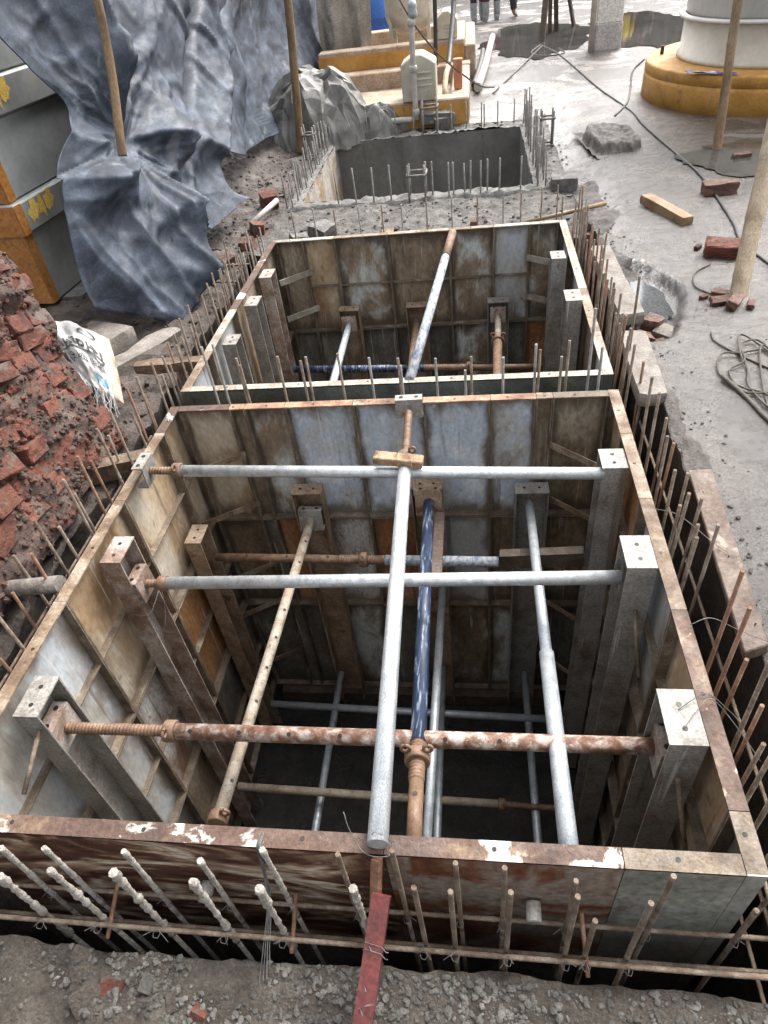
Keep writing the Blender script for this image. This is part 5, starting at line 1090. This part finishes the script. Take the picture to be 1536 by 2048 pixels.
cable('rope_coil', 'thin brown rope looped round bricks by pale post', [gp(1.50, 4.42), gp(1.38, 4.30), gp(1.33, 4.10), gp(1.40, 3.98), gp(1.47, 3.90)], .005, 'rope', 'rope')
cable('rope_coil', 'short frayed stick of rope below the coil', [gp(1.20, 3.02, .02), gp(1.26, 2.85), gp(1.31, 2.62), gp(1.40, 2.45)], .011, 'rope', 'rope')
# round pedestal and white tank
pd = thing('round_pedestal', 'round yellow ochre painted concrete pedestal under the white tank', 'pedestal', (3.55, 9.53, -.16))
MB().lathe((3.55, 9.53, 0), [(1.52, -.20), (1.515, .06), (1.513, .096), (1.507, .098), (1.507, .104), (1.512, .106), (1.512, .195), (1.506, .206), (1.495, .212), (1.48, .2125), (.2, .214)], 72).build('base', 'paint_ochre', pd)
MB().box((2.26, 9.97, .214), (2.30, 9.99, .30)).build('lifting_tab', 'black_rubber', pd)
tk = thing('storage_tank', 'large white cylindrical tank with cream skirt on ochre pedestal', 'tank', (3.58, 9.55, .215))
MB().lathe((3.58, 9.55, 0), [(1.20, .216), (1.20, .26), (1.175, .262), (1.17, .60)], 72).build('skirt', 'tank_cream', tk)
MB().lathe((3.58, 9.55, 0), [(1.175, .601), (1.235, .605), (1.235, .63), (1.175, .634)], 72, False).build('flange_ring', 'tank_white', tk)
MB().lathe((3.58, 9.55, 0), [(1.165, .635), (1.165, 3.2), (1.0, 3.5), (.1, 3.7)], 72).build('shell', 'tank_white', tk)
L_ = [[V3((2.25 + .42 * c / 15 + .02 * r / 9, 8.72 - .30 * c / 15 - .12 * r / 9, .222 + .025 * max(0, fbm(c * .25, r * .25, 3)) + .006)) for c in range(16)] for r in range(10)]
sg = thing('printed_sheet', 'crumpled blue printed sheet with white border on ochre pedestal', 'sheet', (2.45, 8.55, .22))
grid_mesh(L_, 'sheet', 'sign_blue', sg, .002)
for (c0, c1, r0, r1) in ((0, 15, 0, 1), (0, 15, 8, 9), (3, 5, 3, 6), (6, 9, 3, 5)):
    grid_mesh([[L_[r][c] + V3((0, 0, .003)) for c in range(c0, c1 + 1)] for r in range(r0, r1 + 1)], 'printed_band', 'sign_white', sg, .001)
# column and pipe
pc = thing('concrete_pillar', 'square rendered concrete pillar standing on the wet yard', 'pillar', (2.15, 13.4, -.16))
bm_ = MB().box((1.95, 13.22, -.2), (2.37, 13.62, .20)); bm_.build('lower_render', 'plaster', pc, bevel=.01)
MB().box((1.962, 13.235, .2003), (2.36, 13.61, 3.2)).build('shaft', 'plaster_white', pc, bevel=.01)
tag(MB().tube((1.90, 13.20, -.16), (1.895, 13.25, 3.0), .045, 14).build('down_pipe', 'pvc_white'), 'white plastic down pipe against the rendered pillar', 'pipe')
tag(MB().lathe((2.12, 15.6, .35), [(.17, 0), (.185, .03), (.185, .4), (.195, .42), (.185, .44), (.185, .85), (.15, .88)], 24).build('blue_barrel', 'barrel_blue'), 'blue drum behind the rendered pillar', 'drum', 'blue drums')
tp = thing('timber_tripod', 'dark weathered timber stakes leaning together in the puddle', 'stakes', (1.33, 15.4, -.16))
for a, b, w in (((1.25, 14.75, -.2), (1.45, 15.5, 1.9), .10), ((1.62, 15.9, -.2), (1.42, 15.45, 1.85), .08), ((1.48, 15.75, -.2), (1.38, 15.4, 1.95), .07), ((2.0, 16.3, -.2), (1.42, 15.5, 1.7), .05)): MB().beam(a, b, w, .06).build('stake', 'wood_dark', tp)
# ------------------------------------------------------------------ plinth with equipment
ph = thing('equipment_plinth', 'ochre painted concrete plinth with open troughs carrying the pump gear', 'plinth', (-.9, 12, -.22))
def conc(name, lo, hi, mm, bev=.015): return MB().box(lo, hi).build(name, mm, ph, bevel=bev)
conc('front_wall', (-1.9, 9.34, -.3), (-.035, 9.62, .085), 'plinth_concrete'); MB().box((-1.9, 9.332, -.28), (-.05, 9.338, .05)).build('paint_skirt', 'paint_ochre', ph)
conc('side_wall', (-.26, 9.622, -.3), (-.03, 11.6, .083), 'plinth_concrete'); conc('rear_wall', (-2.3, 11.602, -.3), (-.02, 11.95, .10), 'plinth_concrete'); conc('trough_floor', (-1.9, 9.625, -.3), (-.265, 11.6, -.12), 'plinth_concrete', 0)
conc('upper_front_wall', (-2.3, 11.955, -.3), (-.10, 12.25, .36), 'plinth_concrete'); MB().box((-2.3, 11.946, .102), (-.11, 11.953, .30)).build('paint_skirt', 'paint_ochre', ph)
conc('upper_side_wall', (-.32, 12.252, -.3), (-.10, 14.2, .355), 'plinth_concrete'); conc('upper_rear_wall', (-2.3, 13.9, -.3), (-.325, 14.2, .352), 'plinth_concrete'); conc('upper_floor', (-2.3, 12.255, -.3), (-.325, 13.895, .12), 'plinth_concrete', 0)
conc('corner_block', (-.098, 11.96, -.3), (.06, 14.6, .28), 'plinth_concrete')
def pump_cover(label, x, y, z, w, d, h, roofh):
    t = thing('pump_cover', label, 'cover', (x, y, z), 'gabled pump covers')
    m = MB(); pf = [(-w / 2, 0), (w / 2, 0), (w / 2, h), (w * .12, h + roofh), (-w * .12, h + roofh), (-w / 2, h)]
    n = len(pf); m.v = [V3((x + a, y, z + b)) for a, b in pf] + [V3((x + a, y + d, z + b)) for a, b in pf]
    m.addf(range(n)); m.addf([n + i for i in range(n)][::-1])
    for i in range(n): m.addf((i, n + i, n + (i + 1) % n, (i + 1) % n))
    m.build('housing', 'cream_metal', t, bevel=.012)
    for k in range(3): MB().hexa([(x - w * .12, y - .014, z + h * (.42 + .17 * k)), (x + w * .38, y - .014, z + h * (.42 + .17 * k)), (x + w * .38, y - .002, z + h * (.42 + .17 * k)), (x - w * .12, y - .002, z + h * (.42 + .17 * k)), (x - w * .12, y - .004, z + h * (.47 + .17 * k)), (x + w * .38, y - .004, z + h * (.47 + .17 * k)), (x + w * .38, y - .002, z + h * (.47 + .17 * k)), (x - w * .12, y - .002, z + h * (.47 + .17 * k))]).build('louvre', 'cream_metal', t)
pump_cover('cream gabled pump cover in front on plinth edge', -.625, 9.30, .088, .41, .42, .38, .09)
pump_cover('cream gabled pump cover at back beside red valve', -.36, 12.0, .362, .32, .5, .24, .10)
def pipe(label, pts, r, mm, name='water_pipe', joints=()):
    t = thing(name, label, 'pipe', pts[0]); P = spline(pts, 8) if len(pts) > 2 else [V3(p) for p in pts]
    MB().rings(P, [r] * len(P), 14).build('pipe', mm, t)
    for q in joints: MB().rings([V3(q) - V3((0, 0, .035)), V3(q) - V3((0, 0, .03)), V3(q) + V3((0, 0, .03)), V3(q) + V3((0, 0, .035))], [r * 1.1, r * 1.4, r * 1.4, r * 1.1], 14).build('coupling', mm, t)
    return t
pv = pipe('upright white plastic pipe in front of the pump cover', [(-.675, 9.20, -.08), (-.672, 9.20, .3), (-.668, 9.20, .65), (-.664, 9.20, .92)], .032, 'pvc_white', joints=[(-.67, 9.2, .44), (-.664, 9.2, .88), (-.674, 9.2, .0)])
vb = MB(); vb.lathe((-.64, 9.21, 0), [(.05, .92), (.055, .96), (.04, 1.0), (.05, 1.03), (.03, 1.08)], 14); vb.build('valve', 'galvanised_grey', pv)
pipe('white plastic pipe lying along far rim of cast tank', [(-.69, 9.20, -.075), (-1.2, 9.21, -.07), (-1.75, 9.20, -.06)], .032, 'pvc_white')
pipe('long white plastic pipe lying on yard beside plinth', [(.08, 10.75, -.07), (.22, 12.6, -.07), (.36, 14.9, -.08), (.40, 15.5, -.08)], .055, 'pvc_white')
pipe('second pipe lying against plinth foot with coupling', [(.03, 11.0, -.08), (.16, 13.0, -.08), (.20, 14.0, -.08)], .04, 'black_rubber')
tw = thing('pressure_tank', 'cream pressure vessel on tall legs behind the pump cover', 'tank', (-.95, 13.0, .12))
MB().lathe((-.95, 13.0, 0), [(.04, .38), (.22, .42), (.34, .50), (.385, .62), (.39, 1.6), (.3, 1.8), (.1, 1.9)], 36).build('vessel', 'cream_metal', tw)
for a in (40, 140, 215, 325): x = -.95 + .36 * math.cos(R(a)); y = 13 + .36 * math.sin(R(a)); MB().box((x - .028, y - .028, .122), (x + .028, y + .028, .75)).build('leg', 'cream_metal', tw)
tag(MB().lathe((-1.63, 15.0, -.15), [(.24, 0), (.27, .03), (.27, .30), (.285, .32), (.27, .34), (.27, .60), (.285, .62), (.27, .64), (.27, .9), (.2, .93)], 28).build('blue_barrel', 'barrel_blue'), 'blue plastic drum behind the beige canvas', 'drum', 'blue drums')
tag(MB().lathe((-.17, 9.86, .085), [(.045, 0), (.055, .02), (.058, .30), (.065, .32), (.05, .325)], 18).build('clay_pipe', 'clay_cup'), 'short terracotta pipe standing on plinth corner', 'pipe')
hs_ = pipe('black hose curving down into the front trough', [(-.22, 11.5, .95), (-.24, 11.2, .7), (-.28, 10.8, .40), (-.30, 10.5, .25)], .035, 'black_rubber', 'flexible_hose')
MB().rings(spline([(-.30, 10.5, .25), (-.33, 10.2, .18), (-.34, 9.9, .05), (-.31, 9.85, -.1)], 6), [.035] * 19, 12).build('hose_end', 'plinth_concrete', hs_)
vv = MB().lathe((-.21, 11.5, .95), [(.05, 0), (.06, .05), (.045, .10), (.06, .14), (.04, .2)], 12); vv.build('valve', 'cream_metal', hs_); MB().tube((-.18, 11.45, .98), (-.08, 11.42, .93), .03, 8).build('valve_handle', 'red_paint', hs_)
pipe('black vertical conduit beside the rear pump cover', [(-.52, 11.7, .1), (-.50, 11.72, .7), (-.49, 11.74, 1.6)], .03, 'black_rubber', 'conduit')
cable('slung_rope', 'rope slung from white pipe valve down across to the yard', [(-.90, 9.3, 1.3), (-.66, 9.22, .90), (-.40, 9.4, .55), (-.10, 9.9, .22), (.12, 10.4, .0), (.30, 10.7, -.08)], .010, 'rope', 'rope')
rough_block('concrete_chunk', 'grey concrete chunk at plinth foot behind stirrup cage', 'block', (-.46, 9.12, -.26), (-.24, 9.30, -.08), 'concrete_rough', R(10), 0, 91, .01)
rough_block('concrete_chunk', 'tilted broken concrete slab leaning on plinth front', 'block', (-.62, 9.18, -.15), (-.22, 9.30, -.02), 'concrete_rough', R(-8), R(0), 92, .04)
rough_block('concrete_chunk', 'brown rock under trailing end of grey sheet', 'rock', (-1.62, 9.15, -.3), (-1.36, 9.4, .02), 'mortar', R(20), R(10), 93, .05)

# ------------------------------------------------------------------ people at the far end of the yard
def person(label, x, y, face, top, legs_m, step=.12, boots=True):
    t = thing('person', label, 'person', (x, y, gz(x, y)), 'workers at the far end of the yard'); z0 = gz(x, y)
    ca, sa = math.cos(face), math.sin(face)
    W = lambda a, b, z: V3((a * ca - b * sa, a * sa + b * ca, z))
    V_ = [((0, 0, .92), .13), ((0, 0, 1.15), .14), ((0, 0, 1.38), .15), ((0, 0, 1.47), .06), ((0, .01, 1.53), .06), ((0, .015, 1.64), .095), ((0, .01, 1.73), .075)]
    E_ = [(0, 1), (1, 2), (2, 3), (3, 4), (4, 5), (5, 6)]
    for s in (-1, 1):
        i = len(V_); V_ += [((s * .10, 0, .86), .085), ((s * .11, step * s * .5, .47), .062), ((s * .115, step * s, .10), .045), ((s * .12, step * s + .13, .035), .036)]; E_ += [(0, i), (i, i + 1), (i + 1, i + 2), (i + 2, i + 3)]
        i = len(V_); V_ += [((s * .20, 0, 1.38), .062), ((s * .25, .02, 1.12), .047), ((s * .24, .13, .90), .036), ((s * .235, .17, .82), .03)]; E_ += [(2, i), (i, i + 1), (i + 1, i + 2), (i + 2, i + 3)]
    me = bpy.data.meshes.new('body'); me.from_pydata([W(*p) for p, r in V_], E_, []); o = bpy.data.objects.new('body', me); COL.objects.link(o); o.parent = t
    md = o.modifiers.new('skin', 'SKIN')
    for i, (p, r) in enumerate(V_): me.skin_vertices[0].data[i].radius = (r, r)
    me.skin_vertices[0].data[0].use_root = True
    sb = o.modifiers.new('sub', 'SUBSURF'); sb.levels = 1; sb.render_levels = 2; me.materials.append(MATS['skin'])
    def shell(name, pts, rads, mm): MB().rings([W(*p) + V3((x, y, z0)) for p in pts], rads, 14).build(name, mm, t)
    shell('shirt', [(0, 0, .88), (0, 0, .95), (0, 0, 1.15), (0, 0, 1.34), (0, 0, 1.46)], [.17, .175, .175, .19, .09], top)
    for s in (-1, 1):
        shell('trouser_leg', [(s * .085, 0, .93), (s * .10, 0, .8), (s * .11, step * s * .5, .47), (s * .115, step * s, .30 if boots else .16)], [.10, .105, .082, .07], legs_m)
        shell('sleeve', [(s * .17, 0, 1.41), (s * .225, .01, 1.27), (s * .25, .02, 1.12)], [.075, .07, .065], top)
        if boots: shell('boot', [(s * .115, step * s * .95, .34), (s * .115, step * s, .10), (s * .117, step * s + .05, .045), (s * .12, step * s + .17, .035)], [.08, .07, .06, .045], 'boot')
    shell('hair', [(0, -.01, 1.66), (0, -.015, 1.72), (0, -.01, 1.79)], [.105, .10, .04], 'hair')
person('worker in dark trousers and pale boots at far left of yard', .16, 18.95, R(190), 'cloth_maroon', 'cloth_dark', .10)
person('worker in maroon top standing middle of the group', .46, 18.8, R(170), 'cloth_maroon', 'cloth_maroon', .06)
person('barefoot worker in dark trousers walking right of the group', .95, 18.9, R(215), 'cloth_dark', 'cloth_dark', .16, False)
person('worker in yellow shirt far across the puddle', 4.5, 25.0, R(180), 'cloth_yellow', 'cloth_dark', .08)
person('worker in dark clothes beside the yellow shirted worker', 5.1, 25.3, R(170), 'cloth_dark', 'cloth_dark', .08)

# low dark shed closing the far end of the yard (seen mirrored in the puddles)
sh = thing('work_shed', 'low dark corrugated shed across the far end of the yard', 'shed', (3, 33, -.2))
MB().box((-9, 31.5, -.3), (15, 36, 2.7)).build('wall', 'black_rubber', sh)
for i in range(60): MB().box((-8.9 + i * .4, 31.44, -.2), (-8.7 + i * .4, 31.498, 2.65)).build('corrugation', 'wood_dark', sh)
MB().hexa([(-9.4, 31.0, 2.71), (15.4, 31.0, 2.71), (15.4, 36.5, 2.71), (-9.4, 36.5, 2.71), (-9.4, 31.0, 2.80), (15.4, 31.0, 2.80), (15.4, 36.5, 3.4), (-9.4, 36.5, 3.4)]).build('roof', 'brick_dull', sh)
